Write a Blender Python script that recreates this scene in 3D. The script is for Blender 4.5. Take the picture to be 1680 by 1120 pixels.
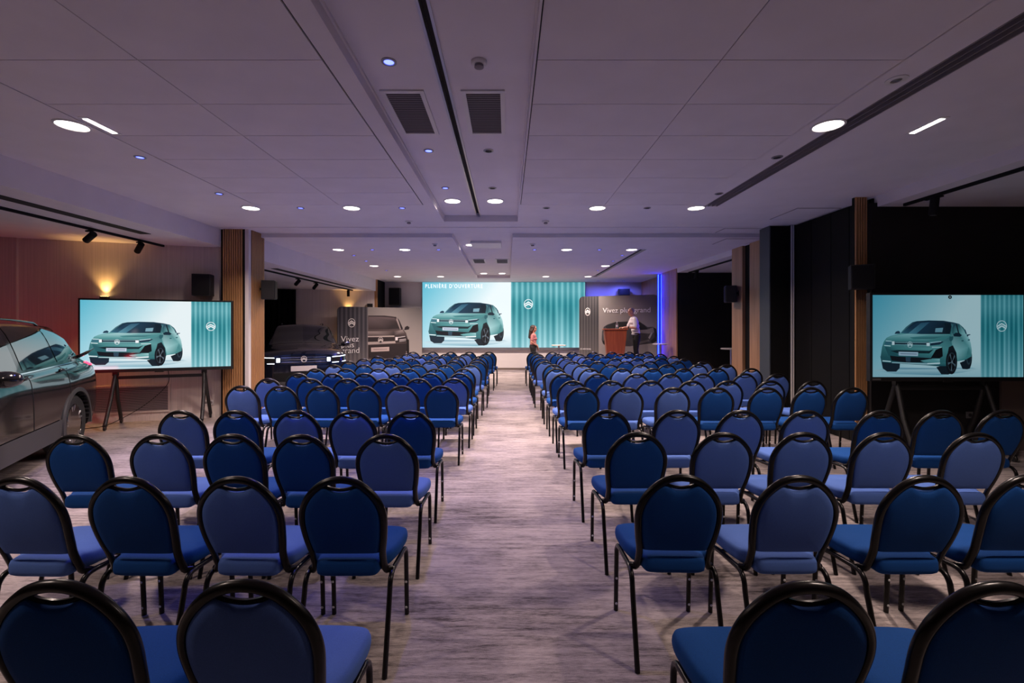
import bpy, bmesh, math, random
import numpy as np
from mathutils import Vector, Matrix

# ------------------------------------------------------------------ scene, camera, light level
for o in list(bpy.data.objects):
    bpy.data.objects.remove(o, do_unlink=True)
SC = bpy.context.scene
COL = SC.collection
SC.view_settings.view_transform = 'Standard'
SC.view_settings.look = 'None'
SC.view_settings.gamma = 1.0
SC.view_settings.use_curve_mapping = False
SC.view_settings.exposure = 0.0
cam = bpy.data.cameras.new('camera')
cam.lens = 16.0
cam.sensor_width = 36.0
cam.shift_x = 8.0 / 1680
cam.shift_y = -25.0 / 1680
cam.clip_start = 0.02
camo = bpy.data.objects.new('camera', cam)
COL.objects.link(camo)
camo.location = (0, 0, 1.6)
camo.rotation_euler = (math.pi / 2, 0, 0)
SC.camera = camo
world = bpy.data.worlds.new('world')
SC.world = world
world.use_nodes = True
world.node_tree.nodes['Background'].inputs[0].default_value = (0.02, 0.02, 0.025, 1)
world.node_tree.nodes['Background'].inputs[1].default_value = 0.1
WHITE_W = 54.0      # watts of one white downlight
BLUE_W = 90.0       # watts of one blue accent light
WARM = (1.0, 0.78, 0.68)
BLUE = (0.10, 0.12, 1.0)
SCREEN_GAIN = 1.0
random.seed(7)
PI = math.pi

# ------------------------------------------------------------------ helpers
def lin(c):
    return tuple(((v / 255.0) / 12.92 if v / 255.0 <= 0.04045 else ((v / 255.0 + 0.055) / 1.055) ** 2.4) for v in c[:3])

class MB:
    """collects shapes, becomes one mesh"""
    def __init__(s):
        s.v = []; s.f = []
    def add(s, vs, fs):
        b = len(s.v)
        s.v += [tuple(p) for p in vs]
        s.f += [tuple(b + i for i in f) for f in fs]
        return s
    def box(s, x0, x1, y0, y1, z0, z1):
        vs = [(x0, y0, z0), (x1, y0, z0), (x1, y1, z0), (x0, y1, z0), (x0, y0, z1), (x1, y0, z1), (x1, y1, z1), (x0, y1, z1)]
        fs = [(3, 2, 1, 0), (4, 5, 6, 7), (0, 1, 5, 4), (1, 2, 6, 5), (2, 3, 7, 6), (3, 0, 4, 7)]
        return s.add(vs, fs)
    def bbox(s, x0, x1, y0, y1, z0, z1, b=0.01):
        bm = bmesh.new()
        bmesh.ops.create_cube(bm, size=1.0)
        for v in bm.verts:
            v.co = Vector(((x0 + x1) / 2 + v.co.x * (x1 - x0), (y0 + y1) / 2 + v.co.y * (y1 - y0), (z0 + z1) / 2 + v.co.z * (z1 - z0)))
        bmesh.ops.bevel(bm, geom=list(bm.edges), offset=b, segments=2, affect='EDGES', profile=0.7)
        bm.verts.index_update()
        s.add([v.co[:] for v in bm.verts], [[v.index for v in f.verts] for f in bm.faces])
        bm.free()
        return s
    def tube(s, pts, r, n=8, cap=True, up=None, flat=1.0):
        pts = [Vector(p) for p in pts]
        rs = r if isinstance(r, (list, tuple)) else [r] * len(pts)
        rings = []
        prev = None
        for i, p in enumerate(pts):
            a = pts[max(i - 1, 0)]; b = pts[min(i + 1, len(pts) - 1)]
            d = (b - a).normalized()
            if prev is None:
                ref = Vector(up) if up else (Vector((0, 0, 1)) if abs(d.z) < 0.9 else Vector((1, 0, 0)))
                u = (ref - d * ref.dot(d)).normalized()
            else:
                u = (prev - d * prev.dot(d)).normalized()
            prev = u
            w = d.cross(u)
            rings.append([p + (u * math.cos(2 * PI * k / n) * flat + w * math.sin(2 * PI * k / n)) * rs[i] for k in range(n)])
        vs = [q for ring in rings for q in ring]
        fs = []
        for i in range(len(pts) - 1):
            for k in range(n):
                k2 = (k + 1) % n
                fs.append((i * n + k, i * n + k2, (i + 1) * n + k2, (i + 1) * n + k))
        if cap:
            fs.append(tuple(reversed(range(n))))
            fs.append(tuple(range((len(pts) - 1) * n, len(pts) * n)))
        return s.add(vs, fs)
    def lathe(s, prof, c=(0, 0, 0), axis='z', n=24, close=False):
        """prof: list of (radius, height); revolved about axis through c"""
        vs = []
        for r, h in prof:
            for k in range(n):
                a = 2 * PI * k / n
                p = (r * math.cos(a), r * math.sin(a), h)
                if axis == 'y': p = (p[0], p[2], -p[1])
                if axis == 'x': p = (p[2], p[0], p[1])
                vs.append((p[0] + c[0], p[1] + c[1], p[2] + c[2]))
        fs = []
        m = len(prof)
        for i in range(m - 1 if not close else m):
            j = (i + 1) % m
            for k in range(n):
                k2 = (k + 1) % n
                fs.append((i * n + k, i * n + k2, j * n + k2, j * n + k))
        if not close:
            if prof[0][0] > 1e-6: fs.append(tuple(reversed(range(n))))
            if prof[-1][0] > 1e-6: fs.append(tuple(range((m - 1) * n, m * n)))
        return s.add(vs, fs)
    def prism(s, poly, y0, y1):
        """poly in xz plane, extruded along y (counter-clockwise seen from -y)"""
        n = len(poly)
        vs = [(p[0], y0, p[1]) for p in poly] + [(p[0], y1, p[1]) for p in poly]
        fs = [tuple(range(n)), tuple(reversed(range(n, 2 * n)))]
        for i in range(n):
            j = (i + 1) % n
            fs.append((i, n + i, n + j, j))
        return s.add(vs, fs)
    def hprism(s, poly, z0, z1):
        n = len(poly)
        vs = [(p[0], p[1], z0) for p in poly] + [(p[0], p[1], z1) for p in poly]
        fs = [tuple(reversed(range(n))), tuple(range(n, 2 * n))]
        for i in range(n):
            j = (i + 1) % n
            fs.append((i, j, n + j, n + i))
        return s.add(vs, fs)
    def ellip(s, c, r, n=16, m=10):
        prof = [(max(math.sin(PI * i / m), 1e-4), -math.cos(PI * i / m)) for i in range(m + 1)]
        b = len(s.v)
        s.lathe(prof, n=n)
        for i in range(b, len(s.v)):
            x, y, z = s.v[i]
            s.v[i] = (c[0] + x * r[0], c[1] + y * r[1], c[2] + z * r[2])
        return s
    def xf(s, M):
        s.v = [tuple(M @ Vector(p)) for p in s.v]
        return s
    def mesh(s, name, mat, smooth=0):
        me = bpy.data.meshes.new(name)
        me.from_pydata(s.v, [], s.f)
        me.validate()
        if mat is not None: me.materials.append(mat)
        if smooth:
            me.polygons.foreach_set('use_smooth', [True] * len(me.polygons))
            if smooth > 1:
                me.set_sharp_from_angle(angle=math.radians(smooth))
        me.update()
        return me
    def build(s, name, mat, parent=None, smooth=0):
        return obj(name, s.mesh(name, mat, smooth), parent)

def obj(name, me, parent=None, loc=None, rz=None):
    o = bpy.data.objects.new(name, me)
    COL.objects.link(o)
    if parent is not None: o.parent = parent
    if loc is not None: o.location = loc
    if rz is not None: o.rotation_euler = (0, 0, rz)
    return o

def tag(o, label=None, cat=None, group=None, kind=None):
    if label: o['label'] = label
    if cat: o['category'] = cat
    if group: o['group'] = group
    if kind: o['kind'] = kind
    return o

def thing(name, label, cat, loc=(0, 0, 0), rz=0, group=None):
    o = bpy.data.objects.new(name, None)
    COL.objects.link(o)
    o.empty_display_size = 0.1
    o.location = loc
    o.rotation_euler = (0, 0, rz)
    return tag(o, label, cat, group)

def struct(name, mb, mat, parent=None, label=None, smooth=0):
    o = mb.build(name, mat, parent, smooth)
    if parent is None: o['kind'] = 'structure'
    if label: o['label'] = label
    return o

def catmull(pts, k=6):
    pts = [Vector(p) for p in pts]
    out = []
    n = len(pts)
    for i in range(n - 1):
        p0 = pts[max(i - 1, 0)]; p1 = pts[i]; p2 = pts[i + 1]; p3 = pts[min(i + 2, n - 1)]
        for j in range(k):
            t = j / k
            out.append(0.5 * ((2 * p1) + (p2 - p0) * t + (2 * p0 - 5 * p1 + 4 * p2 - p3) * t * t + (3 * p1 - p0 - 3 * p2 + p3) * t ** 3))
    out.append(pts[-1])
    return out

def spot(name, parent, loc, energy, color, size=120, blend=0.7, radius=0.06, rot=(0, 0, 0)):
    l = bpy.data.lights.new(name, 'SPOT')
    l.energy = energy; l.color = color
    l.spot_size = math.radians(size); l.spot_blend = blend
    l.shadow_soft_size = radius
    o = bpy.data.objects.new(name, l)
    COL.objects.link(o)
    o.parent = parent; o.location = loc; o.rotation_euler = rot
    return o

def disc(name, parent, loc, energy, color, size):
    l = bpy.data.lights.new(name, 'AREA')
    l.shape = 'DISK'; l.spread = math.radians(134); l.size = size; l.energy = energy; l.color = color
    o = bpy.data.objects.new(name, l)
    COL.objects.link(o)
    o.parent = parent; o.location = loc
    return o

# ------------------------------------------------------------------ materials
def mat(name, color=(0.5, 0.5, 0.5), rough=0.5, metal=0.0, spec=0.5, coat=0.0, emit=None, estr=0.0, noise=0.0, nscale=20.0, bump=0.0, bscale=200.0, stretch=(1, 1, 1), trans=0.0, sheen=0.0):
    m = bpy.data.materials.new(name)
    m.use_nodes = True
    nt = m.node_tree
    b = nt.nodes['Principled BSDF']
    b.inputs['Base Color'].default_value = (*color, 1)
    b.inputs['Roughness'].default_value = rough
    b.inputs['Metallic'].default_value = metal
    b.inputs['Specular IOR Level'].default_value = spec
    b.inputs['Coat Weight'].default_value = coat
    b.inputs['Coat Roughness'].default_value = 0.04
    b.inputs['Transmission Weight'].default_value = trans
    if sheen:
        b.inputs['Sheen Weight'].default_value = sheen
        b.inputs['Sheen Roughness'].default_value = 0.4
        b.inputs['Sheen Tint'].default_value = (*color, 1)
    if emit is not None:
        b.inputs['Emission Color'].default_value = (*emit, 1)
        b.inputs['Emission Strength'].default_value = estr
    tc = None
    if noise or bump:
        tc = nt.nodes.new('ShaderNodeTexCoord')
        mp = nt.nodes.new('ShaderNodeMapping')
        mp.inputs['Scale'].default_value = stretch
        nt.links.new(tc.outputs['Object'], mp.inputs[0])
    if noise:
        n = nt.nodes.new('ShaderNodeTexNoise')
        n.inputs['Scale'].default_value = nscale
        n.inputs['Detail'].default_value = 5
        nt.links.new(mp.outputs[0], n.inputs['Vector'])
        r = nt.nodes.new('ShaderNodeValToRGB')
        r.color_ramp.elements[0].position = 0.3
        r.color_ramp.elements[1].position = 0.7
        r.color_ramp.elements[0].color = (*[c * (1 - noise) for c in color], 1)
        r.color_ramp.elements[1].color = (*[min(1, c * (1 + noise)) for c in color], 1)
        nt.links.new(n.outputs['Fac'], r.inputs[0])
        nt.links.new(r.outputs[0], b.inputs['Base Color'])
    if bump:
        n2 = nt.nodes.new('ShaderNodeTexNoise')
        n2.inputs['Scale'].default_value = bscale
        n2.inputs['Detail'].default_value = 3
        nt.links.new(mp.outputs[0], n2.inputs['Vector'])
        bp = nt.nodes.new('ShaderNodeBump')
        bp.inputs['Strength'].default_value = bump
        bp.inputs['Distance'].default_value = 0.002
        nt.links.new(n2.outputs['Fac'], bp.inputs['Height'])
        nt.links.new(bp.outputs[0], b.inputs['Normal'])
    return m

def carpet_mat():
    m = mat('carpet', rough=0.95, spec=0.1)
    nt = m.node_tree; b = nt.nodes['Principled BSDF']
    tc = nt.nodes.new('ShaderNodeTexCoord')
    def nz(scale, st, det=4, rough=0.6):
        mp = nt.nodes.new('ShaderNodeMapping'); mp.inputs['Scale'].default_value = st
        nt.links.new(tc.outputs['Object'], mp.inputs[0])
        n = nt.nodes.new('ShaderNodeTexNoise'); n.inputs['Scale'].default_value = scale
        n.inputs['Detail'].default_value = det; n.inputs['Roughness'].default_value = rough
        nt.links.new(mp.outputs[0], n.inputs['Vector'])
        return n.outputs['Fac']
    def mix(a, bb, f):
        mx = nt.nodes.new('ShaderNodeMix'); mx.data_type = 'FLOAT'
        mx.inputs[0].default_value = f
        nt.links.new(a, mx.inputs[2]); nt.links.new(bb, mx.inputs[3])
        return mx.outputs[0]
    streak = nz(1.0, (3.2, 30, 1), 6, 0.7)
    fine = nz(1.0, (22, 170, 1), 3)
    weave = nz(1.0, (260, 260, 1), 2)
    patch = nz(1.0, (0.9, 2.2, 1), 2)
    v = mix(streak, fine, 0.38)
    v = mix(v, patch, 0.25)
    v = mix(v, weave, 0.16)
    r = nt.nodes.new('ShaderNodeValToRGB')
    e = r.color_ramp.elements
    e[0].position = 0.405; e[0].color = (0.070, 0.058, 0.058, 1)
    e[1].position = 0.565; e[1].color = (0.385, 0.330, 0.315, 1)
    mid = r.color_ramp.elements.new(0.485); mid.color = (0.245, 0.210, 0.205, 1)
    nt.links.new(v, r.inputs[0]); nt.links.new(r.outputs[0], b.inputs['Base Color'])
    bp = nt.nodes.new('ShaderNodeBump'); bp.inputs['Strength'].default_value = 0.5; bp.inputs['Distance'].default_value = 0.003
    nt.links.new(weave, bp.inputs['Height']); nt.links.new(bp.outputs[0], b.inputs['Normal'])
    return m

def wood_mat(name, c1, c2, rough=0.45, stretch=(30, 30, 1.2), coat=0.0):
    m = mat(name, rough=rough, coat=coat)
    nt = m.node_tree; b = nt.nodes['Principled BSDF']
    tc = nt.nodes.new('ShaderNodeTexCoord')
    mp = nt.nodes.new('ShaderNodeMapping'); mp.inputs['Scale'].default_value = stretch
    nt.links.new(tc.outputs['Object'], mp.inputs[0])
    n = nt.nodes.new('ShaderNodeTexNoise'); n.inputs['Scale'].default_value = 1.0; n.inputs['Detail'].default_value = 6
    n.inputs['Distortion'].default_value = 0.6
    nt.links.new(mp.outputs[0], n.inputs['Vector'])
    r = nt.nodes.new('ShaderNodeValToRGB')
    r.color_ramp.elements[0].position = 0.32; r.color_ramp.elements[0].color = (*c1, 1)
    r.color_ramp.elements[1].position = 0.68; r.color_ramp.elements[1].color = (*c2, 1)
    nt.links.new(n.outputs['Fac'], r.inputs[0]); nt.links.new(r.outputs[0], b.inputs['Base Color'])
    return m

def attr_mat(name, gain=0.0, rough=0.3, spec=0.5, tint=None):
    """flat print: colour attribute as base colour, or as emission when gain > 0 (a lit screen)"""
    m = mat(name, (0.01, 0.01, 0.01) if gain else (0.5, 0.5, 0.5), rough, spec=spec)
    nt = m.node_tree; b = nt.nodes['Principled BSDF']
    a = nt.nodes.new('ShaderNodeVertexColor'); a.layer_name = 'Col'
    if gain:
        if tint:
            mx = nt.nodes.new('ShaderNodeMix'); mx.data_type = 'RGBA'; mx.blend_type = 'MULTIPLY'
            mx.inputs[0].default_value = 1.0; mx.inputs[7].default_value = (*tint, 1)
            nt.links.new(a.outputs[0], mx.inputs[6]); nt.links.new(mx.outputs[2], b.inputs['Emission Color'])
        else:
            nt.links.new(a.outputs[0], b.inputs['Emission Color'])
        b.inputs['Emission Strength'].default_value = gain
    else:
        nt.links.new(a.outputs[0], b.inputs['Base Color'])
    return m

M = {}
M['carpet'] = carpet_mat()
M['ceiling'] = mat('ceiling_paint', (0.74, 0.70, 0.745), 0.85, spec=0.2, noise=0.03, nscale=3)
M['ceil_panel'] = mat('ceiling_panel', (0.72, 0.68, 0.725), 0.9, spec=0.15, noise=0.04, nscale=2.2, bump=0.15, bscale=90)
M['dark_gap'] = mat('dark_gap', (0.015, 0.015, 0.018), 0.8)
M['alu'] = mat('aluminium', (0.62, 0.60, 0.62), 0.3, 1.0)
M['wall_vinyl'] = mat('wall_vinyl', (0.60, 0.53, 0.50), 0.7, spec=0.3, noise=0.10, nscale=1.0, stretch=(60, 60, 0.7))
M['wall_white'] = mat('wall_white', (0.70, 0.655, 0.645), 0.8, spec=0.2, noise=0.02, nscale=2)
M['wall_dark'] = mat('wall_dark', (0.014, 0.013, 0.014), 0.6, spec=0.3, noise=0.2, nscale=2)
M['wall_brown'] = mat('wall_brown', (0.16, 0.12, 0.10), 0.7, noise=0.1, nscale=3)
M['panel_slate'] = mat('panel_slate', (0.05, 0.058, 0.072), 0.55, noise=0.06, nscale=4)
M['panel_black'] = mat('panel_black', (0.0045, 0.0042, 0.0045), 0.7, spec=0.2)
M['curtain'] = mat('black_curtain', (0.007, 0.007, 0.008), 0.9, spec=0.1)
M['wood_slat'] = wood_mat('oak_slat', (0.34, 0.165, 0.068), (0.54, 0.29, 0.13))
M['wood_panel'] = wood_mat('oak_panel', (0.32, 0.165, 0.085), (0.46, 0.255, 0.14), stretch=(14, 14, 0.8))
M['cherry'] = wood_mat('cherry_veneer', (0.25, 0.050, 0.016), (0.40, 0.095, 0.030), 0.35, (18, 18, 0.8), 0.2)
M['black_metal'] = mat('black_metal', (0.0045, 0.004, 0.004), 0.27, 0.0, 0.36)
M['black_plastic'] = mat('black_plastic', (0.012, 0.012, 0.013), 0.45)
M['matte_black'] = mat('matte_black', (0.010, 0.010, 0.011), 0.8, spec=0.2)
M['grey_metal'] = mat('grey_metal', (0.30, 0.30, 0.32), 0.4, 0.8)
M['white_plastic'] = mat('white_plastic', (0.72, 0.70, 0.70), 0.5)
M['vent_slat'] = mat('vent_slat', (0.24, 0.21, 0.23), 0.6)
M['vent_back'] = mat('vent_backing', (0.10, 0.09, 0.10), 0.8)
M['bolt'] = mat('bolt_white', (0.7, 0.7, 0.7), 0.4)
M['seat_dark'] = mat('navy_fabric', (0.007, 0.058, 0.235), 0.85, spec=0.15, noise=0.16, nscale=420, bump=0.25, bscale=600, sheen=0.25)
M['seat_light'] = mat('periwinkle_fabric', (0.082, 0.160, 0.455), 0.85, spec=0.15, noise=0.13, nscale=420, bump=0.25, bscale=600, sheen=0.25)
M['lens_white'] = mat('lamp_lens', (0.9, 0.9, 0.9), 0.4, emit=(1.0, 0.90, 0.85), estr=7.0)
M['lens_blue'] = mat('blue_lens', (0.2, 0.2, 0.8), 0.4, emit=(0.10, 0.13, 1.0), estr=5.0)
M['lens_off'] = mat('unlit_lens', (0.05, 0.045, 0.055), 0.25)
M['led_tube'] = mat('blue_led_tube', (0.2, 0.3, 1.0), 0.4, emit=(0.006, 0.016, 1.0), estr=24.0)
M['warm_lens'] = mat('warm_lens', (0.9, 0.7, 0.4), 0.4, emit=(1.0, 0.62, 0.22), estr=12.0)
M['car_paint'] = mat('graphite_paint', (0.022, 0.024, 0.027), 0.17, 0.7, coat=1.0)
M['car_paint_b'] = mat('night_blue_paint', (0.009, 0.011, 0.022), 0.17, 0.5, coat=1.0)
M['car_glass'] = mat('car_glass', (0.006, 0.008, 0.010), 0.03, spec=1.0, coat=1.0)
M['gloss_black'] = mat('gloss_black', (0.006, 0.006, 0.007), 0.12, coat=0.8)
M['tyre'] = mat('tyre', (0.012, 0.012, 0.012), 0.8)
M['rim'] = mat('alloy_rim', (0.32, 0.32, 0.33), 0.3, 0.9)
M['chrome'] = mat('chrome', (0.7, 0.7, 0.72), 0.12, 1.0)
M['cladding'] = mat('grey_cladding', (0.035, 0.035, 0.037), 0.55)
M['headlight'] = mat('headlight', (0.9, 0.9, 1.0), 0.3, emit=(0.80, 0.90, 1.0), estr=2.2)
M['tail_red'] = mat('tail_light', (0.4, 0.01, 0.01), 0.3, emit=(1.0, 0.02, 0.05), estr=9.0)
M['tail_off'] = mat('tail_light_unlit', (0.12, 0.005, 0.008), 0.2, coat=0.5)
M['plate'] = mat('number_plate', (0.62, 0.58, 0.56), 0.5)
M['logo_white'] = mat('logo_white', (0.75, 0.72, 0.70), 0.35)
M['skin'] = mat('skin', (0.50, 0.24, 0.165), 0.55, noise=0.08, nscale=9)
M['shirt_white'] = mat('white_shirt', (0.72, 0.66, 0.69), 0.8, bump=0.3, bscale=40)
M['blouse'] = mat('coral_blouse', (0.46, 0.17, 0.165), 0.8, bump=0.3, bscale=40)
M['trousers'] = mat('black_trousers', (0.007, 0.0065, 0.0075), 0.85)
M['hair_brown'] = mat('brown_hair', (0.030, 0.013, 0.009), 0.55, noise=0.4, nscale=60, stretch=(1, 1, 0.1))
M['hair_grey'] = mat('grey_hair', (0.20, 0.17, 0.16), 0.7, noise=0.3, nscale=60)
M['eye'] = mat('eye', (0.02, 0.015, 0.012), 0.2)
M['water'] = mat('clear_plastic', (0.9, 0.95, 1.0), 0.05, trans=1.0)
M['table_top'] = mat('pale_tabletop', (0.62, 0.55, 0.48), 0.4)
M['screen_led'] = attr_mat('screen_led_picture', 1.05 * SCREEN_GAIN, 0.5, 0.2)
M['screen_a'] = attr_mat('screen_bright_picture', 0.95 * SCREEN_GAIN, 0.12, 0.5)
M['screen_b'] = attr_mat('screen_dim_picture', 0.46 * SCREEN_GAIN, 0.12, 0.5, (0.66, 0.92, 1.0))
M['print'] = attr_mat('banner_print', 0.0, 0.55, 0.3)

# ------------------------------------------------------------------ the room shell
CZ, RZ, C2, R2 = 3.29, 3.39, 3.22, 3.32
def B(*a): return MB().box(*a)
struct('floor', B(-10.6, 9.1, -4.1, 16.9, -0.1, 0.0), M['carpet'])
mb = MB()
T = 0.14
mb.box(-5.0, -3.525, -4, 7.77, CZ, CZ + T)
mb.box(-3.525, -1.165, -4, 1.17, CZ, CZ + T)
mb.box(-1.165, -1.02, -4, 7.35, CZ, CZ + T)
mb.box(-3.525, -1.165, 6.345, 7.35, CZ, CZ + T)
mb.box(-3.525, 0.17, 7.35, 7.77, CZ, CZ + T)
mb.box(-1.02, -0.49, -4, 7.35, RZ, RZ + T)
mb.box(-0.44, 0.17, -4, 7.35, RZ, RZ + T)
mb.box(0.17, 0.185, -4, 7.35, CZ, CZ + T)
mb.box(0.185, 2.52, -4, 1.17, CZ, CZ + T)
mb.box(0.185, 2.52, 6.345, 7.35, CZ, CZ + T)
mb.box(2.52, 2.78, -4, 6.42, CZ, CZ + T)
mb.box(2.52, 3.0, 6.42, 7.35, CZ, CZ + T)
mb.box(2.97, 4.9, -4, 6.42, CZ, CZ + T)
mb.box(3.0, 4.9, 6.42, 7.35, CZ, CZ + T)
mb.box(0.17, 4.9, 7.35, 7.77, CZ, CZ + T)
mb.box(-5.0, 4.9, 7.80, 8.30, CZ, CZ + T)
# second section, a little lower, with its own central recess
mb.box(-4.6, -1.0, 8.30, 16.8, C2, C2 + 0.2)
mb.box(-1.0, 0.10, 8.30, 15.35, R2, R2 + T)
mb.box(-1.0, 0.10, 15.35, 16.8, C2, C2 + 0.2)
mb.box(0.10, 2.80, 8.30, 16.8, C2, C2 + 0.2)
mb.box(2.80, 2.95, 8.30, 9.6, C2, C2 + 0.2)
mb.box(2.80, 2.95, 14.9, 16.8, C2, C2 + 0.2)
mb.box(2.95, 5.0, 8.30, 16.8, C2, C2 + 0.2)
ceiling = struct('ceiling', mb, M['ceiling'])
mb = MB()
mb.box(-5.0, 4.9, 7.77, 7.80, CZ + 0.04, CZ + T)
mb.box(-3.525, -1.165, 1.17, 6.345, CZ + 0.012, CZ + T)
mb.box(0.185, 2.52, 1.17, 6.345, CZ + 0.012, CZ + T)
mb.box(2.80, 2.95, 9.6, 14.9, C2 + 0.05, C2 + 0.2)
mb.build('shadow_gap', M['dark_gap'], ceiling)
# ceiling panels, one by one
def panel_mesh(w, d):
    return MB().box(-w / 2, w / 2, -d / 2, d / 2, 0, 0.012).mesh('ceiling_panel', M['ceil_panel'])
pw, pd = 1.17, 0.575
pm = panel_mesh(pw - 0.007, pd - 0.006)
for x0 in (-3.525 + 0.01, 0.185 + 0.005):
    for i in range(2):
        for k in range(9):
            obj('ceiling_panel', pm, ceiling, (x0 + pw * (i + 0.5), 6.340 - pd * (k + 0.5), CZ))
# partition rail running down the recess
mb = MB()
mb.box(-0.505, -0.487, -4, 7.35, RZ - 0.012, RZ + 0.05)
mb.box(-0.443, -0.425, -4, 7.35, RZ - 0.012, RZ + 0.05)
mb.build('partition_rail', M['alu'], ceiling)
MB().box(-0.487, -0.443, -4, 7.35, RZ + 0.05, RZ + 0.09).build('rail_slot', M['dark_gap'], ceiling)
# thin rails edging the recess
MB().box(-1.02, -1.006, -4, 7.35, RZ - 0.022, RZ).build('recess_trim', M['ceiling'], ceiling)
MB().box(0.156, 0.17, -4, 7.35, RZ - 0.022, RZ).build('recess_trim', M['ceiling'], ceiling)
# long slot diffuser
MB().box(2.78, 2.97, -4, 6.42, CZ + 0.05, CZ + 0.07).build('slot_diffuser', M['dark_gap'], ceiling)
for x in (2.782, 2.838, 2.896, 2.955):
    MB().box(x - 0.0035, x + 0.0035, -4, 6.42, CZ - 0.004, CZ + 0.05).build('diffuser_blade', M['vent_slat'], ceiling)
# access hatches by the right wall
for x0, x1, y0, y1, z in ((4.15, 4.78, 6.5, 7.2, CZ), (4.05, 4.70, 8.42, 9.0, C2), (3.75, 4.70, 7.86, 8.22, CZ)):
    MB().box(x0, x1, y0, y1, z - 0.003, z).build('hatch_frame', M['vent_slat'], ceiling)
    MB().box(x0 + 0.02, x1 - 0.02, y0 + 0.02, y1 - 0.02, z - 0.006, z - 0.003).build('access_hatch', M['ceiling'], ceiling)
# lower grey access panel in the second recess
MB().bbox(-0.74, -0.12, 9.15, 9.75, R2 - 0.05, R2, 0.01).build('projector_lift_panel', M['white_plastic'], ceiling)

# soffits and bay ceilings
struct('wall_left_soffit', B(-5.02, -4.98, -4, 7.92, 2.99, CZ + 0.02), M['ceiling'])
struct('ceiling_left_bay', B(-10.6, -5.02, -4, 8.2, 2.99, 3.1), M['ceiling'])
struct('wall_left_soffit', B(-4.60, -4.56, 8.42, 15.80, 2.82, C2 + 0.02), M['ceiling'])
struct('ceiling_left_far_bay', B(-10.0, -4.60, 8.3, 15.9, 2.82, 2.95), M['ceiling'])
struct('wall_right_soffit', B(4.80, 4.84, -4, 5.95, 3.15, CZ + 0.02), M['ceiling'])
struct('ceiling_right_bay', B(4.84, 9.1, -4, 6.0, 3.15, 3.26), M['ceiling'])
struct('wall_right_soffit', B(4.76, 4.80, 9.6, 12.75, 3.10, C2 + 0.02), M['ceiling'])
struct('ceiling_right_far_bay', B(4.80, 8.1, 9.6, 12.85, 3.10, 3.21), M['ceiling'])
MB().box(-5.52, -5.36, 3.0, 6.85, 2.984, 2.99).build('slot_diffuser', M['dark_gap'], ceiling)
MB().box(-4.98, -4.84, 9.6, 14.6, 2.814, 2.82).build('slot_diffuser', M['dark_gap'], ceiling)

def wallseg(name, p, q, z0, z1, t, m, **k):
    """wall from p to q; the room face is the line, thickness grows behind it (to the left of p->q)"""
    p = Vector((p[0], p[1])); q = Vector((q[0], q[1]))
    d = (q - p).normalized(); n = Vector((-d.y, d.x)) * t
    return struct(name, MB().hprism([p, q, q + n, p + n], z0, z1), m, **k)
WA, WB, WC = (-5.03, 8.06), (-7.67, 7.20), (-10.5, 6.27)
wl = wallseg('wall_left', WC, WA, 0, 3.0, 0.12, M['wall_vinyl'])
wdir = Vector((WA[0] - WC[0], WA[1] - WC[1], 0)).normalized()      # along the left wall, to the right
wnor = Vector((wdir.y, -wdir.x, 0))                                  # into the room
wang = math.atan2(wdir.y, wdir.x)
def onwall(s, off=0.0, z=0.0):
    """point s metres to the left of the column end of the left wall"""
    p = Vector((WA[0], WA[1], z)) - wdir * s + wnor * off
    return p
WLM = lambda s, z: Matrix.Translation(onwall(s, 0, z)) @ Matrix.Rotation(wang, 4, 'Z')   # local: x right, -y out of the wall, z up
MB().box(-4.9, -0.12, -0.014, 0, 0, 0.085).xf(WLM(0, 0)).build('baseboard_left', M['wall_vinyl'], wl)
MB().box(-1.6, 0, -0.05, 0, 0, 2.989).xf(WLM(2.82, 0)).build('wall_pilaster', M['wall_vinyl'], wl)
struct('wall_left_outer', B(-10.62, -10.5, -4, 6.4, 0, 3.0), M['wall_brown'])
struct('wall_back', B(-10.6, 9.1, -4.12, -4.0, 0, 3.4), M['wall_brown'])
struct('wall_left_return', B(-10, -4.92, 8.22, 8.34, 0, 3.0), M['wall_dark'])
struct('wall_left_far_outer', B(-10.0, -9.9, 8.34, 14.4, 0, 3.0), M['wall_dark'])
FA, FB, FC = (-4.60, 15.80), (-6.95, 14.92), (-9.9, 13.83)
wf = wallseg('wall_left_far', FC, FA, 0, 2.82, 0.12, M['wall_vinyl'])
fdir = Vector((FA[0] - FC[0], FA[1] - FC[1], 0)).normalized(); fnor = Vector((fdir.y, -fdir.x, 0)); fang = math.atan2(fdir.y, fdir.x)
WFM = lambda s, z: Matrix.Translation(Vector((FA[0], FA[1], z)) - fdir * s) @ Matrix.Rotation(fang, 4, 'Z')
# black curtain on the far left bay
mb = MB(); pts = []
for i in range(0, 121):
    x = -3.1 + 3.1 * i / 120
    pts.append((x, -0.07 + 0.035 * math.sin(i * 1.05) + 0.012 * math.sin(i * 0.37)))
for i in range(120):
    a, b = pts[i], pts[i + 1]
    mb.add([(a[0], a[1], 0.02), (b[0], b[1], 0.02), (b[0], b[1], 2.80), (a[0], a[1], 2.80),
            (a[0], a[1] + 0.006, 0.02), (b[0], b[1] + 0.006, 0.02), (b[0], b[1] + 0.006, 2.80), (a[0], a[1] + 0.006, 2.80)],
           [(0, 1, 2, 3), (7, 6, 5, 4), (3, 2, 6, 7), (0, 4, 5, 1)])
mb.xf(WFM(2.48, 0))
tag(mb.build('curtain', M['curtain'], None, 1), 'floor length black curtain behind the headlit dark car', 'curtain')

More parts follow.
